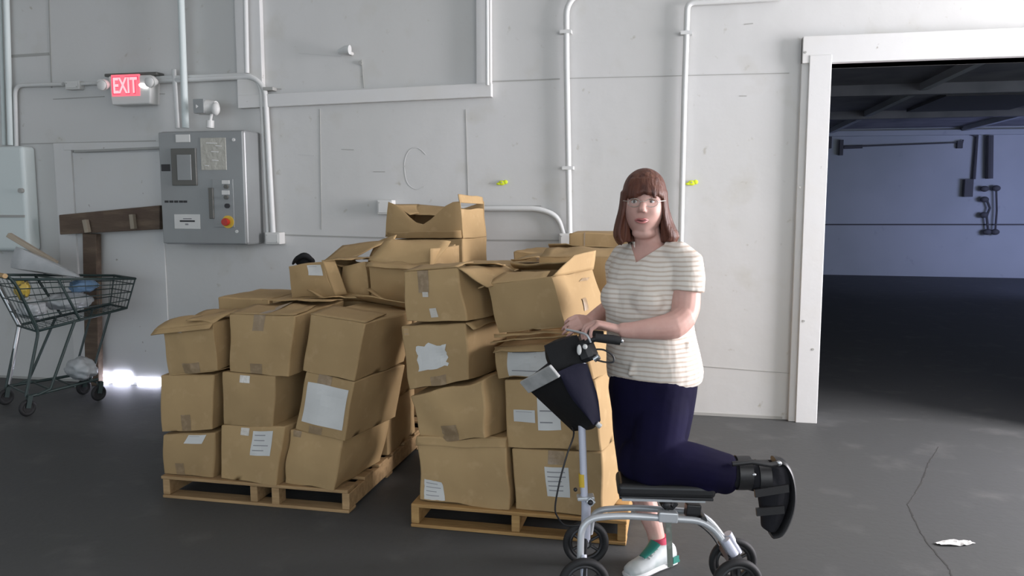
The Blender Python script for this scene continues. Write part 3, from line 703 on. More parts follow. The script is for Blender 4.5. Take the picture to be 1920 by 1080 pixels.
k = Carton('bottom carton of the third column on the left pallet, bulging dented front and no label', corners([(545, 808), (645, 820), (626, 913), (533, 909)], yf, yf - .04, .48, zbot=ZD), GL, seed=7, bulge=.018, crumple=.011)
k.tape(u=.15, top=.12, w=.14)
k = Carton("leaning carton on the left pallet with a large blank white sheet on its front", corners([(575, 696), (663, 716), (645, 827), (553, 804)], yf, yf - .06, .46), GL, seed=8, bulge=.004, crumple=.004)
k.label('front', .10, .16, .93, .84, 0, name='blank_sheet'); k.tape(u=.42, top=.17, bottom=.13, w=.28, m='tape')
k = Carton("top carton of the left pallet's third column, with a tall smooth unlabelled face", corners([(582, 590), (685, 606), (664, 714), (567, 694)], yf, yf - .06, .47, bz=(.01, .0)), GL, seed=9, bulge=.005, crumple=.005)
c = k.c
k.flap(c[0] + V((0, 0, .003)), c[1] + V((0, 0, .003)), (.1, 1, 0), .22, 4, seed=1, crump=.010); k.flap(c[5] + V((0, 0, .005)), c[4] + V((0, 0, .003)), (0, -1, 0), .12, 25, seed=2, crump=.014)
# second row behind the third column: seen from the side; the rest of the row is hidden
def rowbox(x0, x1, y0, y1, z0, z1, label, group, seed, **kw):
    return Carton(label, [V((x0, y0, z1)), V((x1, y0, z1)), V((x1, y0, z0)), V((x0, y0, z0)), V((x0, y1, z1)), V((x1, y1, z1)), V((x1, y1, z0)), V((x0, y1, z0))], group, seed=seed, **kw)
k = rowbox(-1.93, -1.585, 4.12, 4.58, ZD, .41, 'shaded bottom carton behind the third column on the left pallet, mostly its side showing', GL, 11, bulge=.012)
k = rowbox(-1.92, -1.57, 4.11, 4.58, .415, .70, 'shaded middle carton behind the third column on the left pallet, mostly its side showing', GL, 12, bulge=.010)
k = rowbox(-1.92, -1.56, 4.11, 4.58, .705, .985, 'shaded top carton behind the third column on the left pallet, crumpled flaps on top', GL, 13, bulge=.008, open_=True)
c = k.c
k.flap(c[0], c[1], (0, -1, 0), .13, 18, seed=3, crump=.03); k.flap(c[0], c[1] + V((0, 0, -.005)), (0, 1, 0), .16, 14, seed=4, crump=.03); k.flap(c[1], c[5], (-1, 0, 0), .15, 25, seed=5, crump=.03)
k.flap(c[4], c[0], (-1, 0, 0), .14, 22, seed=8, crump=.02)
hid = 'carton inside the left load, hidden behind its front columns and under the fourth layer'
for col, (x0, x1) in enumerate(((-2.59, -2.27), (-2.25, -1.945))):
    for ly in range(3):
        rowbox(x0, x1, 4.09, 4.56, ZD + ly * .29, ZD + .286 + ly * .29, hid, 'hidden cartons inside the left load', 20 + col * 3 + ly, bulge=.004)
# fourth layer on the second row
k = Carton("small open carton at the left of the fourth layer, with a white sticker", corners([(539, 498), (603, 489), (628, 556), (547, 558)], 4.16, 4.12, .34, bz=(.0, .0)), GL, open_=True, seed=30, bulge=.006, crumple=.010)
k.label('front', .56, .62, .93, .92, 1); c = k.c
k.flap(c[1], c[1].lerp(c[2], .98) + V((0, 0, 0)), (1, .5, 0), .07, 4, seed=2, crump=.006)
e = c[5] + V((.10, .02, .03))
k.flap(c[4], c[5], (.2, 1, 0), .16, 30, seed=3, skew=(.05, .16)); k.flap(c[1], c[5], (1, .2, 0), .16, 2, seed=4, crump=.02)
item = MB().tube(bez([AY(549, 495, 4.26), AY(556, 486, 4.24), AY(570, 479, 4.24), AY(580, 484, 4.26), AY(586, 492, 4.28)], 4), [.006, .008, .01, .012, .014, .016, .016, .018, .018, .018, .018, .017, .016, .015, .014, .012, .01], 8).ball(AY(572, 490, 4.3), (.06, .04, .035)).build('strap_bundle', M['nylon'], None, 60)
tag(item, "black strap poking out of the small open carton with a white sticker", 'strap')
k = Carton('dark-sided tilted carton of the fourth layer, beside the small open one, its flap raised', corners([(640, 500), (686, 492), (692, 556), (642, 560)], 4.22, 4.20, .30), GL, open_=True, seed=31, crumple=.012)
c = k.c
k.flap(c[4], c[5], (.1, 1, 0), .13, 60, seed=4, Ls=1.2, skew=(.02, .0), crump=.02); k.flap(c[4], c[0], (-1, -.1, 0), .14, 12, seed=6, crump=.02)
k = Carton('crumpled open carton of the fourth layer, its sunlit corner beneath the tall back stack', corners([(690, 492), (806, 500), (800, 572), (697, 566)], 4.14, 4.10, .36, bz=(.06, .10)), GL, open_=False, seed=32, bulge=.012, crumple=.014)
c = k.c
k.flap(c[0], c[1], (0, -1, 0), .04, -30, seed=4, crump=.01)
k.flap(AY(690, 488, 4.16), AY(806, 508, 4.12), (.08, .6, 0), .16, 50, seed=9, skew=(.06, .06), Ls=1.35, crump=.012)
k.flap(AY(806, 508, 4.12), AY(860, 500, 4.40), (0, 0.02, 0), .12, 88, seed=10, crump=.006)
# ---- tall stack on the back pallet (only its top two cartons show)
hid2 = 'carton low in the tall back stack, hidden behind the left pallet load'
for ly in range(3):
    rowbox(-2.0, -1.50, 4.95, 5.35, ZD + ly * .288, ZD + .284 + ly * .288, hid2, 'hidden cartons under the tall back stack', 40 + ly, bulge=.004)
    rowbox(-2.5, -2.05, 4.95, 5.35, ZD + ly * .288, ZD + .284 + ly * .288, hid2, 'hidden cartons under the tall back stack', 50 + ly, bulge=.004)
Yk = 4.98
def q8(px, Yl, Yr, dx, dy, zb, bt=(0, 0)):
    f = [AY(x, y, Y) for (x, y), Y in zip(px, (Yl, Yr, Yr, Yl))]
    f[2].z = f[3].z = zb
    b = [p + V((dx, dy, 0)) for p in f]; b[0].z += bt[0]; b[1].z += bt[1]; return f + b
kz = .985
k = Carton('closed carton second from the top of the tall back stack, right side catching the light', q8([(722, 450), (868, 448), (868, 520), (722, 520)], Yk, Yk - .06, .07, .36, kz, (0, 0)), GB, seed=60, bulge=.004)
k.label('front', .50, .74, .60, .84, 0, name='glossy_tape_bit', m='gloss')
zt_ = max(p.z for p in k.c[:2])
f0 = AY(725, 446, Yk); f1 = AY(868, 444, Yk - .06)
cc = q8([(729, 392), (862, 392), (868, 446), (722, 448)], Yk, Yk - .06, .07, .34, zt_ + .004)
k = Carton("highest carton of all, open, its front sagging in a V, on the back stack", cc, GB, open_=True, seed=61, bulge=.003, crumple=.006,
           prof=[(0, .045), (.15, .02), (.38, -.085), (.5, -.10), (.62, -.06), (.85, .045), (1, .05)], bprof=[(0, .05), (.4, -.02), (.7, .0), (1, .03)])
c = k.c
k.flap(c[4] + V((0, -.02, .03)), c[5] + V((-.02, 0, -.01)), (0, -1, 0), .20, -18, seed=3, crump=.015, Ls=.7)
k.flap(c[0] + V((.02, .03, .03)), c[4] + V((.02, 0, .03)), (1, 0, 0), .13, -30, seed=5, crump=.01)
k.flap(AY(728, 447, Yk), AY(866, 446, Yk - .06), (0, -1, 0), .05, 62, seed=6, crump=.008)
k.flap(c[1] + V((0, 0, .04)), c[5] + V((0, 0, .03)), (-.3, 0, 0), .05, 80, seed=8, crump=.006)
# ---- golden pallet, left column
ZG = .117
k = Carton("bottom carton of the golden pallet's left column, small white label at its lower left corner", corners([(781, 818), (950, 822), (957, 957), (790, 945)], 3.50, 3.48, .44, zbot=ZG), GR, seed=70, bulge=.012, crumple=.010)
k.label('front', .05, .02, .27, .33, 4, wob=.01); c = k.c
k.flap(c[0] + V((0, .005, .0)), c[1] + V((0, .005, 0)), (0, -1, 0), .045, -75, seed=4, crump=.012, name='crushed_edge')
k = Carton("twisted unlabelled carton, second from the bottom in the golden pallet's left column", corners([(767, 742), (905, 712), (912, 820), (793, 834)], 3.52, 3.44, .40, bz=(0, .0), bx=(0, .06)), GR, seed=71, bulge=.014, crumple=.012)
k.tape(u=.47, top=0, bottom=.34, w=.22)
k = Carton("carton with a torn ragged white label, third up in the golden pallet's left column", corners([(754, 612), (873, 606), (880, 712), (767, 731)], 3.52, 3.47, .42, bz=(0, 0), bx=(0, .03)), GR, seed=72, bulge=.008, crumple=.009)
k.label('front', .20, .28, .70, .68, 0, wob=.06, name='torn_label'); k.tape(u=.50, top=0, bottom=.16, w=.26)
k.label('front', .05, .86, .14, .97, 2, name='printed_stamp', m='card2')
k.flap(k.c[1], k.c[5], (1, 0, 0), .05, -40, seed=2, crump=.02)
k = Carton("topmost carton of the golden pallet's left column, vertical dark tape on its front", corners([(757, 510), (858, 502), (874, 602), (763, 602)], 3.52, 3.46, .40, bz=(.0, -.02), bx=(0, .05)), GR, seed=73, bulge=.006, crumple=.009)
k.tape(u=.36, top=.42, w=.20); k.label('front', .33, .50, .44, .60, 0, name='glossy_tape_bit', m='gloss'); k.label('front', .42, .08, .54, .26, 0, name='glossy_tape_bit', m='gloss')
c = k.c
k.flap(c[1] + V((0, 0, .0)), c[5], (1, 0, 0), .16, -30, seed=3, crump=.012)
k.flap(c[0] + V((0, 0, .004)), c[1] + V((0, 0, .004)), (.1, 1, 0), .2, 3, seed=4, crump=.008); k.flap(c[5] + V((0, 0, .004)), c[4] + V((0, 0, .004)), (0, -1, 0), .2, 6, seed=5, crump=.012)
# ---- golden pallet, right column
k = Carton("bottom carton of the golden pallet's right column, white label behind the hanging cable", corners([(959, 841), (1128, 848), (1132, 978), (966, 968)], 3.50, 3.47, .45, zbot=ZG, bx=(0, .06)), GR, seed=80, bulge=.006)
k.label('front', .38, .26, .63, .74, 5); k.patch('front', .42, .78, .60, 1.0, 'packing_tape', 'tape')
k = Carton("carton with two white labels side by side, behind the black handlebar bag", corners([(945, 712), (1116, 712), (1128, 845), (951, 838)], 3.50, 3.47, .45, bx=(0, .06)), GR, seed=81, bulge=.006)
k.label('front', .09, .38, .33, .56, 1); k.label('front', .36, .28, .60, .80, 3)
k = Carton("squashed carton with a wide white label, left of the bag's top flap", corners([(930, 650), (1100, 640), (1112, 710), (932, 706)], 3.50, 3.46, .45, bx=(0, .05)), GR, seed=82, bulge=.010, crumple=.012)
k.label('front', .14, .04, .62, .93, 2); c = k.c
k.flap(c[0] + V((-.005, -.01, .0)), c[1] + V((0, -.01, 0)), (0, -1, 0), .05, -20, seed=3, crump=.02, name='crushed_edge')
k.flap(c[0] + V((-.01, -.0, .025)), c[1] + V((0, 0, .02)), (0, -1, 0), .045, 5, seed=5, crump=.02, name='crushed_edge')
k.flap(c[0] + V((-.01, .0, .055)), c[1] + V((-.05, .0, .05)), (0, -1, 0), .03, -25, seed=6, crump=.016, name='crushed_edge')
f = [AY(913, 533, 3.52), AY(1034, 520, 3.40), AY(1060, 611, 3.40), AY(936, 622, 3.52)]
b = [AY(975, 505, 3.90), AY(1112, 505, 3.74), AY(1139, 588, 3.74), AY(1010, 600, 3.9)]
k = Carton("leaning open carton with a pointed sunlit flap, topmost beside the woman's hands", [f[0], f[1], f[2], f[3], b[0], b[1], b[2], b[3]], GR, open_=True, seed=83, bulge=.005, crumple=.006)
c = k.c
k.patch('right', .60, .80, .80, .86, 'packing_tape', 'tape', .003, skew=.1); k.patch('right', .46, .18, .56, .44, 'packing_tape', 'tape', .003)
k.flap(c[1], c[5], (.15, .05, 0), .085, 82, seed=3, skew=(.17, .0), Ls=1.05, crump=.004)
k.flap(c[0] + V((0, 0, .0)), c[1].lerp(c[0], .08), (.1, 1, 0), .15, 16, seed=4, skew=(.05, .0), Ls=.5, crump=.010)
k.flap(c[4], c[5].lerp(c[4], .1), (-.2, -1, 0), .12, 18, seed=5, crump=.012)
k.flap(c[0], c[4], (-.8, .3, 0), .05, -20, seed=6, crump=.01)
# crumpled filler between third and top carton
# ---- second row on the golden pallet
hid3 = 'carton at the back of the golden pallet, hidden behind its front columns'
for col, (x0, x1) in enumerate(((-1.20, -.78), (-.72, -.27))):
    for ly in range(4):
        if col == 1 and ly == 3: continue
        rowbox(x0, x1, 4.12, 4.52, ZG + ly * .27, ZG + .262 + ly * .27, hid3 if ly < 3 else 'flat-topped carton behind the topmost one in the left column of the golden pallet', 'hidden cartons at the back of the golden pallet' if ly < 3 else GR, 90 + col * 4 + ly, bulge=.004)
k = rowbox(-.72, -.27, 4.08, 4.50, .931, 1.245, 'carton behind the pointed one on the golden pallet, narrow sunlit strip beside the woman', GR, 99, bulge=.006, open_=True)
c = k.c
k.flap(c[0], c[1], (0, 1, 0), .2, 10, seed=2, crump=.02); k.flap(c[5], c[4], (0, -1, 0), .2, 14, seed=3, crump=.02); k.flap(c[4], c[0], (-1, 0, 0), .15, -8, seed=4, crump=.02)
k.flap(c[1], c[5], (1, 0, 0), .14, -55, seed=5, crump=.01)
# ---- back right stack
hid4 = 'hidden carton low in the back right stack, behind the golden pallet load'
for ly in range(4):
    rowbox(-.84, -.32, 4.92, 5.36, ZD + ly * .25, ZD + .246 + ly * .25, hid4, 'hidden cartons in the back right stack', 110 + ly, bulge=.003)
k = rowbox(-.69, -.30, 4.95, 5.35, 1.122, 1.335, 'darker carton top of the back right stack, just left of the woman\'s shoulder', GB, 115, bulge=.004)
k.tape(u=.25, top=.9, w=.02)
k = rowbox(-1.12, -.86, 4.92, 5.30, ZD, 1.12, 'tall narrow carton hidden at the left of the back right stack', GB, 116, bulge=.004)
k = rowbox(-1.04, -.70, 4.95, 5.3, 1.128, 1.215, 'low carton lid with taped flap at the left of the back right stack', GB, 117, bulge=.004, crumple=.01)
k.tape(u=.5, top=.9, w=.16)
# ================================================================== THE WOMAN
def cdir(c, d, z=0): v = toW(c, d, z); return v.normalized()
pr = empty('person', PT(1225, 1070, 3.22), 'woman with auburn bob, glasses and striped cream shirt, kneeling one leg on the scooter', 'person')
pr.location.z = 0
TF = cdir(-.72, -.69); TS = cdir(.69, -.72); UP = V((0, 0, 1))       # torso facing, her left
def ring(c, hw, hb=None, n=28, X=TS, Y=TF, tilt=0.0, sq=2.3):
    c = V(c); a = hw; b = hb; out = []
    for k in range(n):
        t = 2 * pi * k / n; cx_, sx_ = cos(t), sin(t)
        x = a * (abs(cx_) ** (2 / sq)) * (1 if cx_ >= 0 else -1); y = b * (abs(sx_) ** (2 / sq)) * (1 if sx_ >= 0 else -1)
        out.append(c + X * x + Y * y + UP * (tilt * y))
    return out
def torso_rings(st, grow=0.0, d=3.20):
    R = []
    for (y, xl, xr, ka, kb) in st:
        c = PT((xl + xr) / 2, y, d); hw = (PT(xr, y, d) - PT(xl, y, d)).length / 2 + grow
        R.append(ring(c, hw * ka, hw * kb))
    return R
# -- shirt
st = [(716, 1150, 1306, 1.03, .90), (708, 1141, 1313, 1.03, .90), (690, 1139, 1315, 1.03, .90), (660, 1139, 1309, 1.03, .9), (625, 1140, 1300, 1.03, .92),
      (590, 1139, 1293, 1.04, .95), (550, 1139, 1288, 1.05, .93), (515, 1142, 1288, 1.08, .85), (490, 1148, 1290, 1.12, .72), (474, 1158, 1284, 1.1, .60), (462, 1170, 1270, 1.0, .62), (452, 1180, 1256, .95, .72)]
sh = MB().rings(torso_rings(st))
LS = PT(1283, 486, 3.09); RS = PT(1163, 490, 3.34)
sh.tube([PT(1245, 474, 3.14), PT(1270, 478, 3.10), PT(1287, 494, 3.08), PT(1289, 520, 3.07), PT(1286, 546, 3.065)], [.045, .058, .068, .069, .071], 18)
sh.tube([PT(1190, 474, 3.27), PT(1170, 480, 3.32), PT(1160, 500, 3.36), PT(1164, 530, 3.40), PT(1168, 556, 3.41)], [.045, .054, .06, .062, .064], 18)
ch = PT(1213, 555, 3.20)
for s_ in (-1, 1): sh.ball(ch + TF * .095 + TS * .072 * s_ + UP * -.005, (.078, .062, .072), X=TS, Y=TF)
sh.ball(PT(1222, 655, 3.2) + TF * .05, (.17, .13, .12), X=TS, Y=TF)
# shirt folds
for (x0, y0, x1, y1, r_) in [(1205, 640, 1180, 705, .012), (1235, 640, 1222, 700, .012), (1262, 640, 1260, 700, .010), (1290, 640, 1280, 690, .012)]:
    sh.tube([PT(x0, y0, 3.065), PT((x0 + x1) / 2, (y0 + y1) / 2, 3.055), PT(x1, y1, 3.06)], r_, 8)
shirt = sh.build('striped_shirt', M['shirt'], pr); fuse(shirt, .0065, 8, .5)
# V neckline: wedge cut out of the cloth
nk = PT(1190, 489, 3.08); NL = PT(1252, 446, 3.20); NR = PT(1180, 450, 3.20)
vw = MB()
fo = cdir(-.35, -.94) * .30; bo = cdir(.35, .94) * .07
tri = [PT(1190, 493, 3.10), PT(1248, 458, 3.14), PT(1262, 400, 3.16), PT(1165, 400, 3.16), PT(1175, 452, 3.18)]
vw.v = [p + fo for p in tri] + [p + bo for p in tri]
n5 = len(tri); vw.f = [tuple(range(n5)), tuple(range(2 * n5 - 1, n5 - 1, -1))] + [(i, (i + 1) % n5, (i + 1) % n5 + n5, i + n5) for i in range(n5)]
cut = vw.build('cut', M['shirt'])
bo_ = shirt.modifiers.new('b', 'BOOLEAN'); bo_.operation = 'DIFFERENCE'; bo_.object = cut; bo_.solver = 'EXACT'
bpy.context.view_layer.update(); mod_apply(shirt); bpy.data.objects.remove(cut)
shirt.data.materials.clear(); shirt.data.materials.append(M['shirt'])
for p_ in shirt.data.polygons: p_.material_index = 0
# -- body (one continuous skin): torso, neck, head, arms, hands, standing leg
bd = MB()
st2 = [(560, 1150, 1276, 1.02, .80), (515, 1146, 1284, 1.06, .80), (490, 1153, 1284, 1.08, .70), (475, 1164, 1276, 1.04, .62), (463, 1174, 1264, .98, .66), (453, 1183, 1252, .92, .8), (440, 1190, 1246, 1.0, 1.0)]
bd.rings(torso_rings(st2, -.005))
HC = PT(1207, 388, 3.165)                                            # head centre
HF = cdir(-.14, -.99); HX = cdir(.99, -.14)                          # face forward, her left
HT = 0.04
bd.tube([PT(1220, 480, 3.22), PT(1217, 455, 3.20), PT(1212, 430, 3.185), PT(1209, 405, 3.18)], [.062, .056, .053, .055], 20)
S = 0.0022                                                           # metres per photo pixel at the head
def HP(px, py, fwd):                                                 # point in head space: photo pixel + distance forward of the head centre
    return HC + HX * ((px - 1207) * S) + UP * (-(py - 388) * S) + HF * fwd
def headfn(q, k):
    x, y, z = k                                                      # x her left, y forward, z up
    t = z / .125
    if t < 0:
        w_ = 1 - .16 * min(1, -t) ** 2.2
        x *= w_
        if y > 0: y *= 1 - .10 * min(1, -t)
        else: y *= 1 - .25 * min(1, -t)
    if y > 0:
        y *= 1 - .10 * max(0, t) ** 2
        e = math.exp(-((abs(x) - .032) / .017) ** 2 - ((z - .020) / .014) ** 2); y -= .010 * e           # eye sockets
        c_ = math.exp(-((abs(x) - .045) / .020) ** 2 - ((z + .025) / .024) ** 2); y += .006 * c_          # cheeks
        y += .006 * math.exp(-(x / .03) ** 2 - ((z - .045) / .012) ** 2)                                  # brow
        y += .009 * math.exp(-(x / .022) ** 2 - ((z + .098) / .018) ** 2)                                 # chin
        y += .005 * math.exp(-(x / .026) ** 2 - ((z + .052) / .014) ** 2)                                 # mouth mound
    return V((x, y, z))
bd.ball(HC + UP * 0.003, (.080, .094, .122), X=HX, Y=HF, nu=64, nv=44, fn=headfn)
# nose
bd.tube([HP(1205, 374, .078), HP(1204, 384, .095), HP(1203, 391, .108), HP(1203, 395, .104)], [(.008, .009), (.009, .011), (.012, .014), (.010, .012)], 10)
for s_ in (-1, 1): bd.ball(HP(1203 + 4.5 * s_, 395, .094), (.008, .009, .006), X=HX, Y=HF, nu=10, nv=8)
# double chin
bd.ball(HP(1208, 434, .015), (.048, .045, .026), X=HX, Y=HF)
for s_ in (-1, 1): bd.ball(HP(1207 + 36 * s_, 384, -.002), (.010, .020, .030), X=HX, Y=HF, nu=12, nv=10)   # ears
# arms
def limb(pts, rr, n=16): bd.tube(bez(pts, 4), [rr[0] + 0] * 0 or np.interp(np.linspace(0, len(pts) - 1, (len(pts) - 1) * 4 + 1), range(len(pts)), rr).tolist(), n)
limb([PT(1284, 500, 3.09), PT(1286, 545, 3.07), PT(1285, 578, 3.04), PT(1278, 602, 3.01)], [.056, .057, .055, .048])
limb([PT(1284, 592, 3.02), PT(1262, 610, 2.995), PT(1225, 616, 2.985), PT(1190, 619, 2.985), PT(1162, 619, 2.99)], [.050, .053, .043, .033, .027])
limb([PT(1163, 500, 3.37), PT(1165, 545, 3.42), PT(1160, 566, 3.43)], [.048, .046, .042])
limb([PT(1162, 564, 3.43), PT(1140, 580, 3.37), PT(1120, 592, 3.31), PT(1104, 603, 3.27)], [.043, .040, .032, .026])
def hand(wr, fw, dn, th, s=1.0, curl=(18, 40, 40), spread=.05, knock=0.0, curls=None):
    """wr wrist, fw forward, dn palm normal (down), th towards the thumb"""
    fw = V(fw).normalized(); th = (V(th) - fw * V(th).dot(fw)).normalized(); dn = (V(dn) - fw * V(dn).dot(fw) - th * V(dn).dot(th)).normalized()
    L = .088 * s
    # palm
    bd.tube([wr - fw * .01, wr + fw * .025 * s, wr + fw * .055 * s, wr + fw * L], [(.027 * s, .018 * s), (.033 * s, .0165 * s), (.038 * s, .0150 * s), (.037 * s, .0115 * s)], 14, up=th)
    lens = [(.041, .025, .020), (.045, .029, .021), (.042, .027, .021), (.033, .020, .018)]
    for k in range(4):                                              # index .. little finger
        off = (1.5 - k) * .0195 * s
        p = wr + fw * (L - (.002, 0, .003, .010)[k]) + th * off
        d = (fw + th * spread * (1.5 - k)).normalized(); cu = (curls[k] if curls else curl); an = 0
        pts = [p - d * .02 * s, p]; rr = [.0085 * s, .0095 * s]
        for j in range(3):
            an += radians(cu[j]); dd = d * cos(an) + dn * sin(an)
            q = pts[-1] + dd * lens[k][j] * s * .5; pts.append(q); rr.append((.0088, .0078, .0070)[j] * s)
            q = q + dd * lens[k][j] * s * .5; pts.append(q); rr.append((.0086, .0077, .0062)[j] * s)
        bd.tube(pts, rr, 10); bd.ball(pts[-1], .0064 * s, nu=8, nv=6)
    p = wr + fw * .022 * s + th * .024 * s + dn * .006
    d1 = (fw * .62 + th * .72 + dn * .25).normalized(); d2 = (fw * .92 + th * .28 + dn * .30).normalized(); d3 = (fw * .97 + th * .02 + dn * .35).normalized()
    q1 = p + d1 * .036 * s; q2 = q1 + d2 * .030 * s; q3 = q2 + d3 * .024 * s
    bd.tube([p, q1, q2, q3], [.0145 * s, .0115 * s, .0100 * s, .0078 * s], 10); bd.ball(q3, .0076 * s, nu=8, nv=6)
WL = PT(1158, 617, 2.995)
hand(WL, PT(1112, 604, 3.00) - WL, (-.15, 0, -1), cdir(0, 1), 1.0, curls=[(38, 42, 25), (42, 46, 28), (46, 48, 30), (52, 48, 30)])
WR = PT(1106, 602, 3.275)
hand(WR, PT(1080, 604, 3.20) - WR, (-.1, 0, -1), cdir(-.6, -.8), .95, curls=[(30, 40, 30), (35, 42, 30), (38, 45, 30), (42, 45, 30)])
# standing leg (her right)
limb([PT(1192, 870, 3.31), PT(1200, 915, 3.30), PT(1214, 955, 3.28), PT(1228, 995, 3.265), PT(1233, 1024, 3.26)], [.060, .055, .048, .037, .035])
bd.tube([PT(1235, 1015, 3.26), PT(1235, 1036, 3.26), PT(1222, 1050, 3.23)], [.036, .036, .03], 12)
# trunk inside the clothes so the body is continuous: belly, hips, both thighs, kneeling shin
bd.rings(torso_rings([(740, 1160, 1285, .9, .75), (700, 1155, 1298, .9, .75), (600, 1155, 1275, .9, .75), (540, 1155, 1275, .95, .7)], -.02))
limb([PT(1190, 760, 3.28), PT(1190, 830, 3.30), PT(1193, 880, 3.31)], [.065, .055, .052])
limb([PT(1240, 760, 3.12), PT(1232, 830, 3.05), PT(1234, 868, 3.02), PT(1262, 876, 3.0), PT(1330, 886, 2.995), PT(1400, 890, 2.99), PT(1440, 892, 2.985)], [.065, .05, .040, .042, .046, .044, .038])
limb([PT(1440, 888, 2.985), PT(1448, 930, 2.985), PT(1446, 975, 2.985)], [.038, .034, .026])
body = bd.build('body', M['skin'], pr); fuse(body, .0042, 3, .45)
# -- eyes, brows, lips
for s_ in (-1, 1):
    ex_, ey_ = 1204.5 + 14.5 * s_, 378.5
    e = MB().ball(HP(ex_, ey_, .0735), (.0125, .0105, .0080), X=HX, Y=HF).build('eye', M['eyew'], pr, 60)
    i_ = MB().ball(HP(ex_ - .3, ey_, .0800), (.0058, .0060, .0058), X=HX, Y=HF).build('iris', M['iris'], e, 60)
    MB().tube([HP(ex_ - 6, ey_ - 1.5, .0790), HP(ex_ - 2, ey_ - 4, .0850), HP(ex_ + 2, ey_ - 4, .0850), HP(ex_ + 6, ey_ - 1.5, .0790)], .0022, 6).build('eyelid', M['brow'], e)
    MB().tube(bez([HP(ex_ - 8 , ey_ - 8 - (s_ < 0) * -1.5, .078), HP(ex_, ey_ - 11, .086), HP(ex_ + 8, ey_ - 8 + (s_ > 0) * 1.5, .078)], 4), (.0032), 6).build('eyebrow', M['brow'], pr)
lp = MB().tube(bez([HP(1192, 411, .080), HP(1198, 408.5, .0925), HP(1203, 409.5, .096), HP(1208, 408.5, .0925), HP(1214, 411, .080)], 3), (.0034), 8)
lp.tube(bez([HP(1193, 411.5, .080), HP(1198, 414, .0915), HP(1203, 415, .095), HP(1208, 414, .0915), HP(1213, 411.5, .080)], 3), (.0040), 8)
lips = lp.build('lips', M['lips'], pr, 60)
MB().tube(bez([HP(1193, 411, .0835), HP(1203, 411.8, .0972), HP(1213, 411, .0835)], 4), .0022, 6).build('mouth_line', M['mouth'], lips)
# -- hair
def hairfn(q, k):
    x, y, z = k
    return V((x, y, z))
hr = MB()
def HH(x, y, z): return HC + HX * x + HF * y + UP * z
# outline shells: rings from crown to bob ends, open at the face
nr = 44
def hair_ring(z, a, bf, bb, xc, ga, inn, yc=0.0, wave=0.0):
    """outer loop then inner loop -> thick horseshoe; ga = half opening angle at the face"""
    out = []
    m = nr // 2
    for k in range(m + 1):
        t = ga + (2 * pi - 2 * ga) * k / m                      # angle measured from face forward
        b = bf if cos(t) > 0 else bb
        w_ = 1 + wave * sin(t * 9)
        out.append(HH(xc + a * sin(t) * w_, yc + b * cos(t) * w_, z))
    for k in range(m, -1, -1):
        t = ga + (2 * pi - 2 * ga) * k / m
        b = bf if cos(t) > 0 else bb
        out.append(HH(xc + (a - inn) * sin(t), yc + (b - inn) * cos(t), z))
    return out
R = [hair_ring(.098, .070, .088, .092, .002, radians(34), .016), hair_ring(.082, .081, .096, .103, .002, radians(36), .018), hair_ring(.062, .087, .101, .110, .002, radians(38), .020), hair_ring(.040, .090, .098, .114, .002, radians(50), .022),
     hair_ring(.015, .092, .090, .116, .002, radians(60), .024), hair_ring(-.02, .098, .085, .116, .003, radians(60), .030, wave=.01), hair_ring(-.055, .110, .080, .112, .004, radians(57), .040, wave=.012),
     hair_ring(-.090, .123, .080, .105, .007, radians(53), .052, wave=.014), hair_ring(-.118, .128, .078, .100, .010, radians(54), .060, wave=.02), hair_ring(-.138, .118, .070, .090, .012, radians(60), .055, wave=.02)]
hr.rings(R[::-1])
# crown cap with bangs down to just above the brow
def capfn(q, k):
    x, y, z = k
    if q.z < -.05: z = -.05 * .14 + z * .15
    x *= 1 + .16 * max(0, min(1, (q.z - .2) / .6)); y *= 1 + .10 * max(0, min(1, (q.z - .2) / .6))
    if y > 0 and q.z < .42:
        f_ = min(1, max(0, (.42 - q.z) / .10)); g = min(1, max(0, (q.y - .45) / .25))
        s_ = 1 - .32 * f_ * g; y *= s_; x *= (1 - .0 * f_)
    return V((x, y, z))
hr.ball(HH(.002, -.006, .010), (.0885, .107, .142), X=HX, Y=HF, nu=56, nv=40, fn=capfn)
# fringe strands
for k in range(17):
    x = -.062 + .124 * k / 16; yy = sqrt(max(0, 1 - (x / .092) ** 2)) * .101
    zt = .080; zb = .044 - .016 * (abs(x) / .06) ** 2 + random.uniform(-.007, .007)
    hr.tube(bez([HH(x * .75, yy * .80, zt + .03), HH(x * .95, yy * .97 , zt - .01), HH(x + .004, yy + .003, zb + .012), HH(x + .006, yy * .965, zb)], 3), [.0075] * 6 + [.0065, .0055, .0045, .003], 7)
# strand clumps on the sides
for s_ in (-1, 1):
    for k in range(16):
        t = radians(56 + k * 6.5); b = .085 if cos(t) > 0 else .112
        x0 = .088 * sin(t) * s_; y0 = b * cos(t)
        fl = 1.0 + random.uniform(-.05, .06); zb = -.142 + random.uniform(-.010, .010)
        hr.tube(bez([HH(x0 * .96, y0, .06), HH(x0 * 1.03, y0, .0), HH(x0 * 1.24 * fl, y0 * .96, -.07), HH(x0 * 1.38 * fl + .008, y0 * .92, -.115), HH(x0 * 1.16 * fl + .008, y0 * .86, zb)], 3), [.008] * 9 + [.008, .007, .006, .004], 6)
hair = hr.build('bob_hair', M['hair'], pr); fuse(hair, .0045, 2, .4)
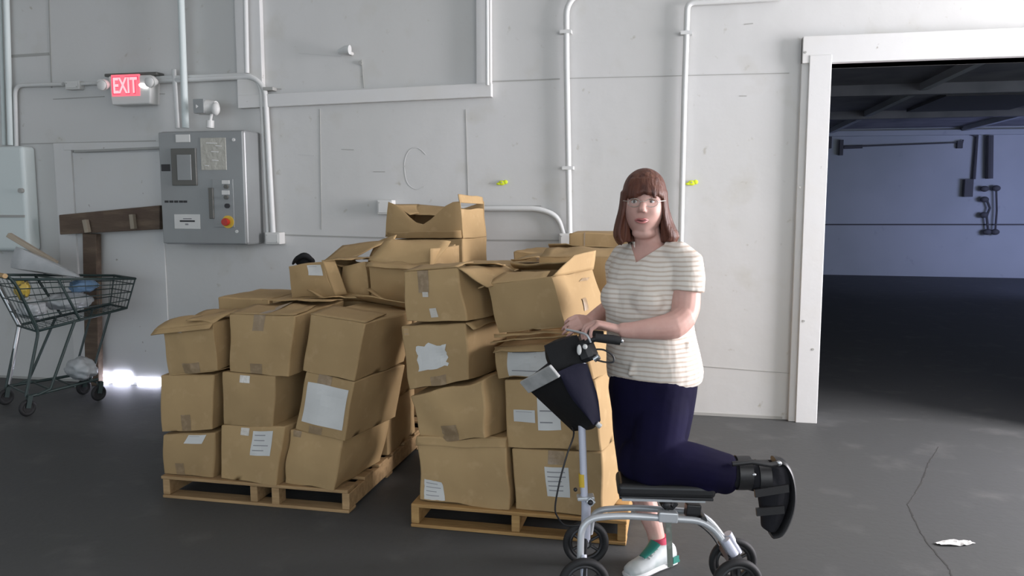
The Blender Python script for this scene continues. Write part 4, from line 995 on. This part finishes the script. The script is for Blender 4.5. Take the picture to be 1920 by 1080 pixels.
# -- glasses
gs = MB()
for s_ in (-1, 1):
    cx_ = 1204.5 + 15 * s_
    pts = [HP(cx_ + 10.5 * cos(t) , 380 + 6.8 * sin(t) + (1 if sin(t) > 0 else 0), .0965 - .006 * abs(cos(t)) - (.006 if cos(t) * s_ > 0 else 0) * abs(cos(t))) for t in [2 * pi * i / 20 for i in range(21)]]
    gs.tube(pts, .0013, 6, caps=False)
    gs.tube([HP(cx_ + 10.5 * s_, 378, .085), HP(1207 + 36.5 * s_, 377, .060), HP(1207 + 38 * s_, 379, 0)], .0013, 6)
gs.tube([HP(1200, 379, .097), HP(1204.5, 377.5, .101), HP(1209, 379, .097)], .0014, 6)
gs.build('glasses', M['wire'], pr)
M['lens'] = bpy.data.materials.new('clear_spectacle_lens'); M['lens'].use_nodes = True
_n = M['lens'].node_tree; _b = _n.nodes['Principled BSDF']; _b.inputs['Alpha'].default_value = .05; _b.inputs['Base Color'].default_value = (.5, .5, .45, 1); _b.inputs['Roughness'].default_value = .08; _b.inputs['Specular IOR Level'].default_value = .8
for s_ in (-1, 1):
    cx_ = 1204.5 + 15 * s_
    MB().ball(HP(cx_, 380.4, .0925), (.0215, .0012, .0145), X=HX, Y=HF, nu=24, nv=12).build('lens', M['lens'], pr, 60)
# -- trousers
tr = MB()
TJ = [(700, 1146, 1306), (730, 1143, 1303), (770, 1149, 1297), (815, 1154, 1288), (850, 1158, 1276), (880, 1160, 1262), (898, 1168, 1250)]
RR = []
for i, (y, xl, xr) in enumerate(TJ):
    d = 3.18 - .03 * i / 6; c = PT((xl + xr) / 2, y, d); hw = (PT(xr, y, d) - PT(xl, y, d)).length / 2
    RR.append(ring(c, hw * 1.02, hw * .93))
tr.rings(RR[::-1])
def tl(pts, rr, n=18): tr.tube(bez(pts, 4), np.interp(np.linspace(0, len(pts) - 1, (len(pts) - 1) * 4 + 1), range(len(pts)), rr).tolist(), n)
tl([PT(1246, 730, 3.12), PT(1238, 790, 3.07), PT(1230, 845, 3.03), PT(1226, 868, 3.01)], [.105, .104, .096, .088])
tl([PT(1222, 868, 3.01), PT(1260, 866, 3.0), PT(1300, 872, 2.995), PT(1340, 882, 2.99), PT(1372, 887, 2.99)], [.088, .090, .086, .080, .070])
tl([PT(1192, 730, 3.28), PT(1190, 800, 3.31), PT(1192, 860, 3.32), PT(1196, 905, 3.32), PT(1202, 930, 3.31)], [.105, .094, .082, .076, .072])
for (x, y, r_) in [(1358, 900, .055), (1325, 900, .06)]: tr.ball(PT(x, y, 2.99), r_)
tr.ball(PT(1222, 866, 3.02), .096, nu=28, nv=18); tr.ball(PT(1200, 862, 3.06), .09, nu=28, nv=18)
trs = tr.build('navy_trousers', M['trouser'], pr); fuse(trs, .007, 7, .5)
# -- walker boot on the kneeling leg
bt = MB()
def tb_(pts, rr, n=16, mb=bt): mb.tube(bez(pts, 4), [tuple(x) for x in np.array([np.interp(np.linspace(0, len(pts) - 1, (len(pts) - 1) * 4 + 1), range(len(pts)), [r[j] for r in rr]) for j in (0, 1)]).T.tolist()], n, up=cdir(0, -1))
tb_([PT(1366, 884, 2.99), PT(1395, 888, 2.99), PT(1425, 895, 2.985), PT(1447, 903, 2.985)], [(.062, .062), (.060, .060), (.058, .058), (.056, .055)])
tb_([PT(1452, 868, 2.985), PT(1452, 900, 2.985), PT(1450, 935, 2.985), PT(1446, 970, 2.985), PT(1440, 992, 2.985)], [(.050, .048), (.056, .062), (.052, .060), (.048, .042), (.040, .026)])
boot = bt.build('walker_boot', M['bootpad'], pr); fuse(boot, .006, 5, .5)
so = MB()
path = [(1450, 862), (1466, 866), (1477, 885), (1482, 915), (1480, 945), (1470, 975), (1458, 995), (1444, 1001)]
tb_([PT(x, y, 2.985) for x, y in path], [(.035, .012), (.048, .013), (.052, .013), (.053, .014), (.054, .014), (.054, .014), (.05, .013), (.04, .012)], 14, so)
sole = so.build('rocker_sole', M['boot'], boot, 60)
sl = MB()
for (x, y, w_, h_, a_) in [(1392, 886, .026, .066, 0), (1428, 893, .022, .064, 0)]:
    c = PT(x, y, 2.985); sl.tube([c - cdir(1, 0) * w_, c + cdir(1, 0) * w_], (h_, h_), 24, up=UP)
sl.bar(PT(1415, 925, 2.92), PT(1478, 915, 2.93), .03, .012, up=cdir(0, -1)); sl.bar(PT(1418, 960, 2.93), PT(1470, 955, 2.93), .03, .012, up=cdir(0, -1))
sl.build('velcro_strap', M['boot'], boot, 40)
MB().tube([PT(1373, 870, 2.925), PT(1410, 866, 2.92), PT(1445, 872, 2.925), PT(1462, 868, 2.93)], .010, 10).build('side_rail', M['boot'], boot, 50)
MB().ball(PT(1460, 869, 2.925), (.012, .006, .010)).ball(PT(1414, 890, 2.92), (.008, .005, .006)).build('metal_rivet', M['chrome'], boot, 60)
# -- shoe and sock on the standing foot
sk = MB().tube([PT(1234, 1006, 3.262), PT(1236, 1022, 3.26), PT(1238, 1034, 3.26)], [.041, .043, .046], 18)
sock = sk.build('ankle_sock', M['sock'], pr, 50)
A = FL(1258, 1056); B = FL(1180, 1083); fwd = (B - A).normalized(); sd = V((-fwd.y, fwd.x, 0)); Lf = .262
A = A - fwd * .012
def shoe_ring(t, w_, z0, z1, n=20, fl=2.6):
    c = A + fwd * Lf * t; out = []
    for k in range(n):
        a = 2 * pi * k / n; x = abs(cos(a)) ** (2 / fl) * (1 if cos(a) >= 0 else -1) * w_; z = abs(sin(a)) ** (2 / fl) * (1 if sin(a) >= 0 else -1)
        out.append(c + sd * (x * (1 - .18 * max(0, z))) + UP * ((z0 + z1) / 2 + z * (z1 - z0) / 2))
    return out
up_ = MB().rings([shoe_ring(0, .022, .02, .07), shoe_ring(.04, .032, .018, .095), shoe_ring(.18, .038, .015, .098), shoe_ring(.36, .039, .015, .098), shoe_ring(.5, .042, .015, .085), shoe_ring(.68, .046, .013, .066), shoe_ring(.85, .045, .013, .054), shoe_ring(.95, .036, .014, .044), shoe_ring(1.0, .020, .016, .034)])
shoe = up_.build('sneaker', M['shoe'], pr); fuse(shoe, .005, 3, .5)
so_ = MB().rings([shoe_ring(-.02, .024, .001, .030), shoe_ring(.03, .036, .001, .032), shoe_ring(.2, .040, .001, .030), shoe_ring(.45, .042, .002, .026), shoe_ring(.68, .050, .001, .026), shoe_ring(.88, .048, .001, .024), shoe_ring(.98, .036, .003, .022), shoe_ring(1.02, .020, .006, .020)]).build('sole', M['sole'], shoe, 50)
tt = MB()
for (t0, t1, z0, z1, yo) in [(.0, .25, .024, .034, 1), (.02, .16, .034, .060, 1)]:
    tt.bar(A + fwd * Lf * t0 + sd * .036 * yo + UP * z0, A + fwd * Lf * t1 + sd * .041 * yo + UP * z0, .006, z1 - z0)
    tt.bar(A + fwd * Lf * t0 - sd * .036 * yo + UP * z0, A + fwd * Lf * t1 - sd * .041 * yo + UP * z0, .006, z1 - z0)
tt.build('heel_trim', M['teal'], shoe)
# tongue and laces
tg = MB(); 
tg.tube([A + fwd * Lf * .40 + UP * .115, A + fwd * Lf * .5 + UP * .094, A + fwd * Lf * .68 + UP * .070], [(.030, .010), (.026, .010), (.018, .006)], 14, up=sd)
tg.build('tongue', M['teal'], shoe, 50)
lc = MB()
for k in range(5):
    t = .44 + k * .055; z = .108 - k * .0095
    lc.tube([A + fwd * Lf * t + sd * .028 + UP * (z - .012), A + fwd * Lf * (t + .01) + UP * (z + .002), A + fwd * Lf * t - sd * .028 + UP * (z - .012)], .0035, 6)
lc.build('laces', M['white'], shoe)

# ================================================================== KNEE SCOOTER
FN = (0.272, 2.885); FF = (0.312, 3.245); RN = (0.850, 2.88); RF = (0.885, 3.07)
sc_ = empty('knee_scooter', toW(.58, 3.04, 0), 'silver four-wheeled knee scooter with black padded rest carrying the woman\'s bent leg', 'knee scooter')
def wheel(cd_, r, name, ax):
    c = toW(cd_[0], cd_[1], r); ax = V(ax).normalized()
    u = ax.orthogonal().normalized(); w_ = ax.cross(u)
    t_ = MB().torus(c, ax, r - .014, .014, 40, 12, 1.15).build(name, M['rubber'], sc_, 60)
    h = MB().torus(c, ax, r - .032, .008, 36, 8, 1.3)
    for k in range(6):
        a = 2 * pi * k / 6 + .3; d = u * cos(a) + w_ * sin(a)
        h.tube([c + d * .012, c + d * (r - .03)], [(.011, .007), (.006, .006)], 8, up=ax)
    h.disc(c, ax, .022, .032, 18); h.build('rim', M['dark'], t_, 40)
    MB().disc(c, ax, .011, .048, 14).build('axle_bolt', M['chrome'], t_, 40)
    return c
axf = cdir(-.06, 1); axr = cdir(-.06, 1)
cFN = wheel(FN, .098, 'wheel', axf); cFF = wheel(FF, .098, 'wheel', axf); cRN = wheel(RN, .098, 'wheel', axr); cRF = wheel(RF, .098, 'wheel', axr)
fr_ = MB()
r_ = .0135
# near rail, with its front leg, and far rail
near = rounded([PT(1088, 1048, 2.93), PT(1090, 973, 2.95), PT(1160, 966, 2.96), PT(1330, 977, 2.98), PT(1374, 1040, 2.95)], .085, 8)
far = rounded([PT(1106, 1000, 3.16), PT(1112, 957, 3.14), PT(1180, 951, 3.13), PT(1320, 961, 3.08), PT(1376, 1035, 3.06)], .075, 8)
MB().tube(near, r_, 14).build('frame_rail', M['silver'], sc_, 60)
MB().tube(far, r_ * .95, 14).build('frame_rail', M['silver'], sc_, 60)
MB().tube([PT(1360, 1012, 2.945), PT(1377, 1040, 2.94)], .0185, 14).build('rear_fork_sleeve', M['lav'], sc_, 50)
MB().tube([PT(1364, 1000, 3.065), PT(1384, 1036, 3.07)], .018, 14).build('rear_fork_sleeve', M['lav'], sc_, 50)
MB().tube([cFN + UP * .0, PT(1094, 1040, 2.93)], .013, 12).build('front_fork', M['lav'], sc_, 50)
MB().tube([cFF, PT(1104, 985, 3.17)], .013, 12).build('front_fork', M['lav'], sc_, 50)
MB().tube([cFN, PT(1097, 1010, 3.05), cFF], .010, 10).build('front_axle', M['dark'], sc_, 50)
MB().tube([cRN, cRF], .010, 10).build('rear_axle', M['dark'], sc_, 50)
bx_ = MB().bar(PT(1374, 1040, 2.95), cRN + UP * .02, .03, .02, up=cdir(0, 1)); bx_.bar(PT(1376, 1035, 3.06), cRF + UP * .02, .03, .02, up=cdir(0, 1)); bx_.bar(PT(1355, 1034, 3.0), PT(1384, 1040, 3.0), .16, .02)
bx_.build('rear_brake_bracket', M['dark'], sc_)
bevel(MB().bar(PT(1234, 967, 2.965), PT(1270, 969, 2.965), .04, .040).build('rail_clamp', M['silver'], sc_), .005)
# cross members, knee rest
MB().tube([PT(1250, 962, 2.97), PT(1258, 955, 3.12)], .014, 10).tube([PT(1320, 975, 2.97), PT(1312, 960, 3.1)], .012, 10).build('cross_member', M['dark'], sc_, 50)
bevel(MB().bar(PT(1245, 952, 3.02), PT(1262, 934, 3.02), .05, .05, up=cdir(0, 1)).bar(PT(1285, 955, 3.03), PT(1312, 957, 3.03), .05, .055).build('seat_bracket', M['dark'], sc_), .005)
MB().tube([PT(1253, 948, 3.0), PT(1262, 930, 3.03)], .02, 12).ball(PT(1250, 946, 2.97), .016).build('adjuster_knob', M['dark'], sc_, 50)
MB().bar(PT(1166, 936, 2.965), PT(1322, 940, 2.965), .012, .009).build('seat_rail', M['silver'], sc_)
pd = MB()
pp0 = PT(1156, 906, 3.05); pp1 = PT(1336, 910, 3.02)
pd.bar(pp0, pp1, .17, .052); pad = pd.build('knee_pad', M['vinyl'], sc_); bevel(pad, .018, 4)
bevel(MB().bar(pp0 + UP * -.031 + (pp1 - pp0) * .02, pp1 + UP * -.031 - (pp1 - pp0) * .02, .15, .012).build('pad_board', M['dark'], sc_), .003)
# steering column
MB().tube([PT(1098, 1010, 3.06), PT(1099, 938, 3.05)], .019, 16).build('head_tube', M['lav'], sc_, 50)
MB().tube([PT(1096, 940, 3.05), PT(1091, 800, 3.05), PT(1092, 650, 3.05)], .0145, 16).build('steering_column', M['lav'], sc_, 60)
MB().tube([PT(1093, 912, 3.05), PT(1092, 888, 3.05)], .0155, 16).build('warning_band', M['yellow'], sc_, 60)
q_ = MB().bar(PT(1082, 933, 3.05), PT(1114, 931, 3.05), .05, .014).bar(PT(1103, 945, 3.02), PT(1112, 936, 3.02), .02, .03)
cl_ = q_.build('column_clamp', M['silver'], sc_); bevel(cl_, .004)
MB().ball(PT(1107, 942, 3.01), .011).ball(PT(1079, 918, 3.04), (.008, .008, .008)).build('clamp_bolt', M['dark'], sc_, 60)
# handlebar
HBc = PT(1092, 640, 3.05)
hb = MB().tube(rounded([PT(1164, 638, 2.955), PT(1118, 633, 2.96), PT(1096, 645, 2.99), PT(1092, 646, 3.05), PT(1086, 636, 3.14), PT(1092, 628, 3.20), PT(1130, 628, 3.22)], .05, 5), .011, 12)
hb.build('handlebar', M['dark'], sc_, 60)
MB().tube([PT(1163, 639, 2.955), PT(1150, 637, 2.955), PT(1116, 633, 2.96)], [.0165, .0175, .0165], 14).build('hand_grip', M['rubber'], sc_, 60)
MB().tube([PT(1130, 628, 3.22), PT(1088, 625, 3.205)], .0165, 14).build('hand_grip', M['rubber'], sc_, 60)
MB().ball(PT(1166, 639, 2.955), (.007, .008, .009)).build('bar_end_plug', M['chrome'], sc_, 60)
kk = MB().bar(PT(1088, 662, 3.03), PT(1112, 652, 3.0), .07, .085); kk.build('stem_clamp', M['dark'], sc_).modifiers.new('b', 'BEVEL').width = .015
MB().ball(PT(1086, 656, 2.965), (.009, .008, .020)).ball(PT(1097, 650, 2.955), (.009, .008, .010)).build('reflector', M['white'], sc_, 60)
MB().tube([PT(1123, 668, 2.98), PT(1114, 674, 2.985)], .012, 12).tube([PT(1092, 676, 3.01), PT(1104, 674, 3.0)], .008, 8).build('quick_release', M['chrome'], sc_, 50)
MB().tube(bez([PT(1118, 655, 2.96), PT(1132, 656, 2.955), PT(1146, 664, 2.95), PT(1151, 672, 2.95), PT(1149, 679, 2.95), PT(1135, 679, 2.955), PT(1118, 675, 2.96)], 4), .0035, 8).build('brake_lever', M['dark'], sc_, 60)
MB().tube(bez([PT(1108, 642, 2.965), PT(1100, 628, 2.97), PT(1082, 622, 3.02), PT(1062, 618, 3.08)], 4), .0045, 8).build('brake_lever', M['silver'], sc_, 60)
MB().tube(bez([PT(1098, 660, 3.0), PT(1060, 690, 3.2), PT(1066, 780, 3.14), PT(1076, 812, 3.06), PT(1064, 850, 3.02), PT(1050, 900, 3.01), PT(1041, 950, 3.01), PT(1046, 970, 3.02), PT(1060, 985, 3.04), PT(1086, 985, 3.05)], 5), .0035, 8).build('brake_cable', M['dark'], sc_, 60)
MB().tube(bez([PT(1262, 968, 3.0), PT(1300, 978, 3.0), PT(1330, 1000, 3.0), PT(1348, 1024, 3.0)], 5), .003, 8).build('brake_cable', M['dark'], sc_, 60)
MB().bar(PT(1253, 974, 3.0), PT(1257, 1063, 3.02), .022, .004, up=cdir(0, 1)).build('adjuster_strap', M['greyweb'], sc_)
# -- bag hung on the handlebar
bag = empty('handlebar_bag', PT(1070, 780, 3.05), 'black nylon bag with grey reflective band hanging in front of the scooter handlebar', 'bag')
def slab(c8, n=6, pil=.012):
    c8 = [V(p) for p in c8]; mb = MB()
    for (a, b, c, d) in [(3, 2, 1, 0), (4, 5, 6, 7), (0, 1, 5, 4), (1, 2, 6, 5), (2, 3, 7, 6), (3, 0, 4, 7)]:
        nn = (c8[b] - c8[a]).cross(c8[d] - c8[a]).normalized(); ctr = sum(c8, V((0, 0, 0))) / 8
        if nn.dot((c8[a] + c8[c]) / 2 - ctr) < 0: nn = -nn
        g = []
        for j in range(n + 1):
            for i in range(n + 1):
                u, v = i / n, j / n; p = (c8[a] * (1 - u) + c8[b] * u) * (1 - v) + (c8[d] * (1 - u) + c8[c] * u) * v
                e = 16 * u * (1 - u) * v * (1 - v); g.append(p + nn * (pil * e + .006 * e * noise.noise(p * 14)))
        mb.add(g, [(j * (n + 1) + i, j * (n + 1) + i + 1, (j + 1) * (n + 1) + i + 1, (j + 1) * (n + 1) + i) for j in range(n) for i in range(n)])
    return mb
def weld(o):
    bm = bmesh.new(); bm.from_mesh(o.data); bmesh.ops.remove_doubles(bm, verts=bm.verts, dist=.001); bmesh.ops.recalc_face_normals(bm, faces=bm.faces); bm.to_mesh(o.data); bm.free(); o.data.shade_smooth(); o.data.set_sharp_from_angle(angle=radians(50)); return o
N1, N2, N3, N4 = PT(1046, 697, 2.94), PT(1101, 682, 2.99), PT(1126, 788, 3.0), PT(1112, 796, 2.96)
F1, F2, F3, F4 = PT(990, 730, 3.12), PT(1062, 700, 3.19), PT(1116, 800, 3.14), PT(1074, 809, 3.12)
weld(slab([N4, N3, F3, F4, N1, N2, F2, F1]).build('bag_body', M['nylon'], bag))
sidep = slab([N4.lerp(N1, .0) + cdir(0, -1) * .004, N3 + cdir(0, -1) * .004, N3 + cdir(0, -1) * .001, N4 + cdir(0, -1) * .001, N1 + cdir(0, -1) * .004, N2 + cdir(0, -1) * .004, N2 + cdir(0, -1) * .001, N1 + cdir(0, -1) * .001], pil=.010)
weld(sidep.build('side_panel', M['navynylon'], bag))
g1 = F1 + cdir(-.6, -.5) * .008; g2 = N1 + cdir(-.6, -.5) * .010; dn_ = (N4 - N1).normalized()
bnd = MB().bar(g1 + dn_ * -.012, g2 + dn_ * -.006, .014, .058, up=dn_); o = bnd.build('reflective_band', M['band'], bag); bevel(o, .005)
o = MB().bar(F1.lerp(N1, .06) + UP * .035, F1.lerp(N1, .72) + UP * .048, .012, .012).build('zip', M['dark'], bag)
fl_ = slab([PT(1040, 700, 2.97), PT(1096, 680, 3.0), PT(1090, 678, 3.16), PT(1030, 690, 3.16), PT(1020, 648, 3.0), PT(1082, 628, 3.02), PT(1080, 628, 3.16), PT(1022, 648, 3.14)], pil=.008)
weld(fl_.build('top_flap', M['nylon'], bag))
MB().tube([PT(1119, 794, 2.97), PT(1126, 800, 2.97)], .010, 10).build('corner_reflector', M['band'], bag, 50)

# ================================================================== SHOPPING CART
U = V((.5, .866, 0)); W2 = V((.866, -.5, 0)); O0 = V((-4.76, 4.90, 0))
def ct(a, b, z): return O0 + U * a + W2 * b + V((0, 0, z))           # a along, b towards the camera's right, z up
cart = empty('shopping_cart', ct(.4, 0, 0), 'dark green wire shopping cart with tan handle, filled with plastic sacks, by the wall', 'shopping cart')
# basket corners
bz = dict(rt=.99, rb=.60, ft=.93, fb=.70)
def edge(t, top):                       # half width and height along the basket, t = 0 rear .. 1 front
    hw = (.27 * (1 - t) + .20 * t) if top else (.21 * (1 - t) + .16 * t)
    z = (bz['rt'] * (1 - t) + bz['ft'] * t) if top else (bz['rb'] * (1 - t) + bz['fb'] * t)
    a = (-.06 * (1 - t) + .80 * t) if top else (.08 * (1 - t) + .74 * t)
    return a, hw, z
def bp(t, s, h): (a0, w0, z0), (a1, w1, z1) = edge(t, 0), edge(t, 1); return ct(a0 + (a1 - a0) * h, s * (w0 + (w1 - w0) * h), z0 + (z1 - z0) * h)
bk = MB()
for h, r_ in ((0, .009), (.28, .004), (.55, .004), (.82, .004), (1, .010)):
    loop = [bp(0, -1, h), bp(0, 1, h), bp(1, 1, h), bp(1, -1, h), bp(0, -1, h)]; bk.tube(loop, r_, 6)
for i in range(10):
    t = i / 9
    for s in (-1, 1): bk.tube([bp(t, s, 0), bp(t, s, 1)], .0018 if 0 < i < 9 else .006, 5)
    bk.tube([bp(t, -1, 0), bp(t, 1, 0)], .0022, 5)
for i in range(7):
    s = -1 + 2 * i / 6
    for t in (0, 1): bk.tube([bp(t, s, 0), bp(t, s, 1)], .002, 5)
    bk.tube([bp(0, s, 0), bp(1, s, 0)], .0022, 5)
bk.build('wire_basket', M['cartm'], cart, 60)
gt = MB(); g0 = bp(.34, -1, 1); g1_ = bp(.34, 1, 1); g2_ = bp(.46, 1, 0); g3 = bp(.46, -1, 0)
gt.tube([g3, g0, g1_, g2_], .010, 8); gt.build('child_seat_gate', M['cartm'], cart, 60)
MB().tube([ct(-.12, -.30, 1.02), ct(-.12, .30, 1.02)], .017, 12).build('handle', M['tan'], cart, 60)
fm = MB()
for s in (-1, 1):
    fm.tube(rounded([ct(-.10, s * .28, 1.02), bp(0, s, .9), bp(.02, s, 0), ct(-.02, s * .22, .14)], .05), .011, 8)
    fm.tube([bp(.40, s, 0), ct(.14, s * .23, .17), ct(.05, s * .23, .14)], .011, 8)
    fm.tube([ct(-.02, s * .24, .14), ct(.50, s * .15, .17)], .011, 8)
    fm.tube([bp(.80, s, 0), ct(.44, s * .16, .17)], .009, 8)
for a in (.0, .16, .32, .48): fm.tube([ct(a, -.22 + .08 * a, .15), ct(a, .22 - .08 * a, .15)], .007, 8)
fm.build('frame', M['cartm'], cart, 60)
bright = MB().tube([bp(.02, -1, .8) + V((0, 0, 0)), bp(.02, -1, 0), ct(-.0, -.23, .16)], .018, 10); bright.build('frame_upright', M['chrome'], cart, 60)
for (a, s, r_) in ((-.02, -.24, .062), (-.02, .24, .062), (.50, -.15, .062), (.50, .15, .062)):
    c = ct(a, s, r_)
    cs = MB().torus(c, W2 + U * .25, r_ - .016, .016, 26, 8).disc(c, W2 + U * .25, r_ - .02, .02, 20).build('caster_wheel', M['rubber'], cart, 60)
    MB().bar(c, ct(a + .02, s, .15), .05, .03).build('caster_fork', M['cartm'], cs)
def sack(label, cat, name, c, r, m, seed, par=None, X=U, Y=W2):
    def fn(q, k):
        n_ = noise.noise(q * 2.2 + V((seed, 0, 0))); n2 = noise.noise(q * 6 + V((seed, 3, 0)))
        return k * (1 + .22 * n_ + .09 * n2)
    o = MB().ball(c, r, X=X, Y=Y, nu=36, nv=24, fn=fn).build(name, M[m], None, 60); return tag(o, label, cat)
sack('large cloudy plastic sack filling the bottom of the shopping cart basket', 'plastic bag', 'plastic_sack', ct(.38, 0, .775), (.17, .14, .065), 'poly', 1)
sack('cloudy plastic sack at the handle end of the shopping cart basket', 'plastic bag', 'plastic_sack', ct(.12, .0, .74), (.09, .15, .075), 'poly', 2)
sack('mustard yellow package standing at the handle end of the cart basket', 'package', 'yellow_package', ct(.08, -.05, .89), (.05, .08, .075), 'yellowbag', 3)
sack('pale blue plastic bag lying near the front of the cart basket', 'plastic bag', 'plastic_bag', ct(.48, .03, .885), (.10, .09, .05), 'bluebag', 4)
sack('cloudy plastic sack on the low rack under the shopping cart', 'plastic bag', 'plastic_sack', ct(.40, .10, .26), (.10, .16, .085), 'poly', 5)
o = bevel(MB().bar(AY(16, 440, 5.20), AY(106, 494, 5.30), .05, .035).build('wooden_stick', M['paleend']), .004)
tag(o, 'pale wooden stick sloping down into the cart above its tan handle', 'stick')
o = slab([AY(20, 502, 5.10), AY(150, 520, 5.10), AY(150, 520, 5.40), AY(20, 502, 5.40), AY(30, 462, 5.15), AY(140, 512, 5.15), AY(140, 510, 5.4), AY(30, 462, 5.4)], pil=.01).build('plastic_sheet', M['poly']); weld(o)
tag(o, 'crumpled clear plastic sheeting heaped on top of the shopping cart basket', 'plastic sheet')
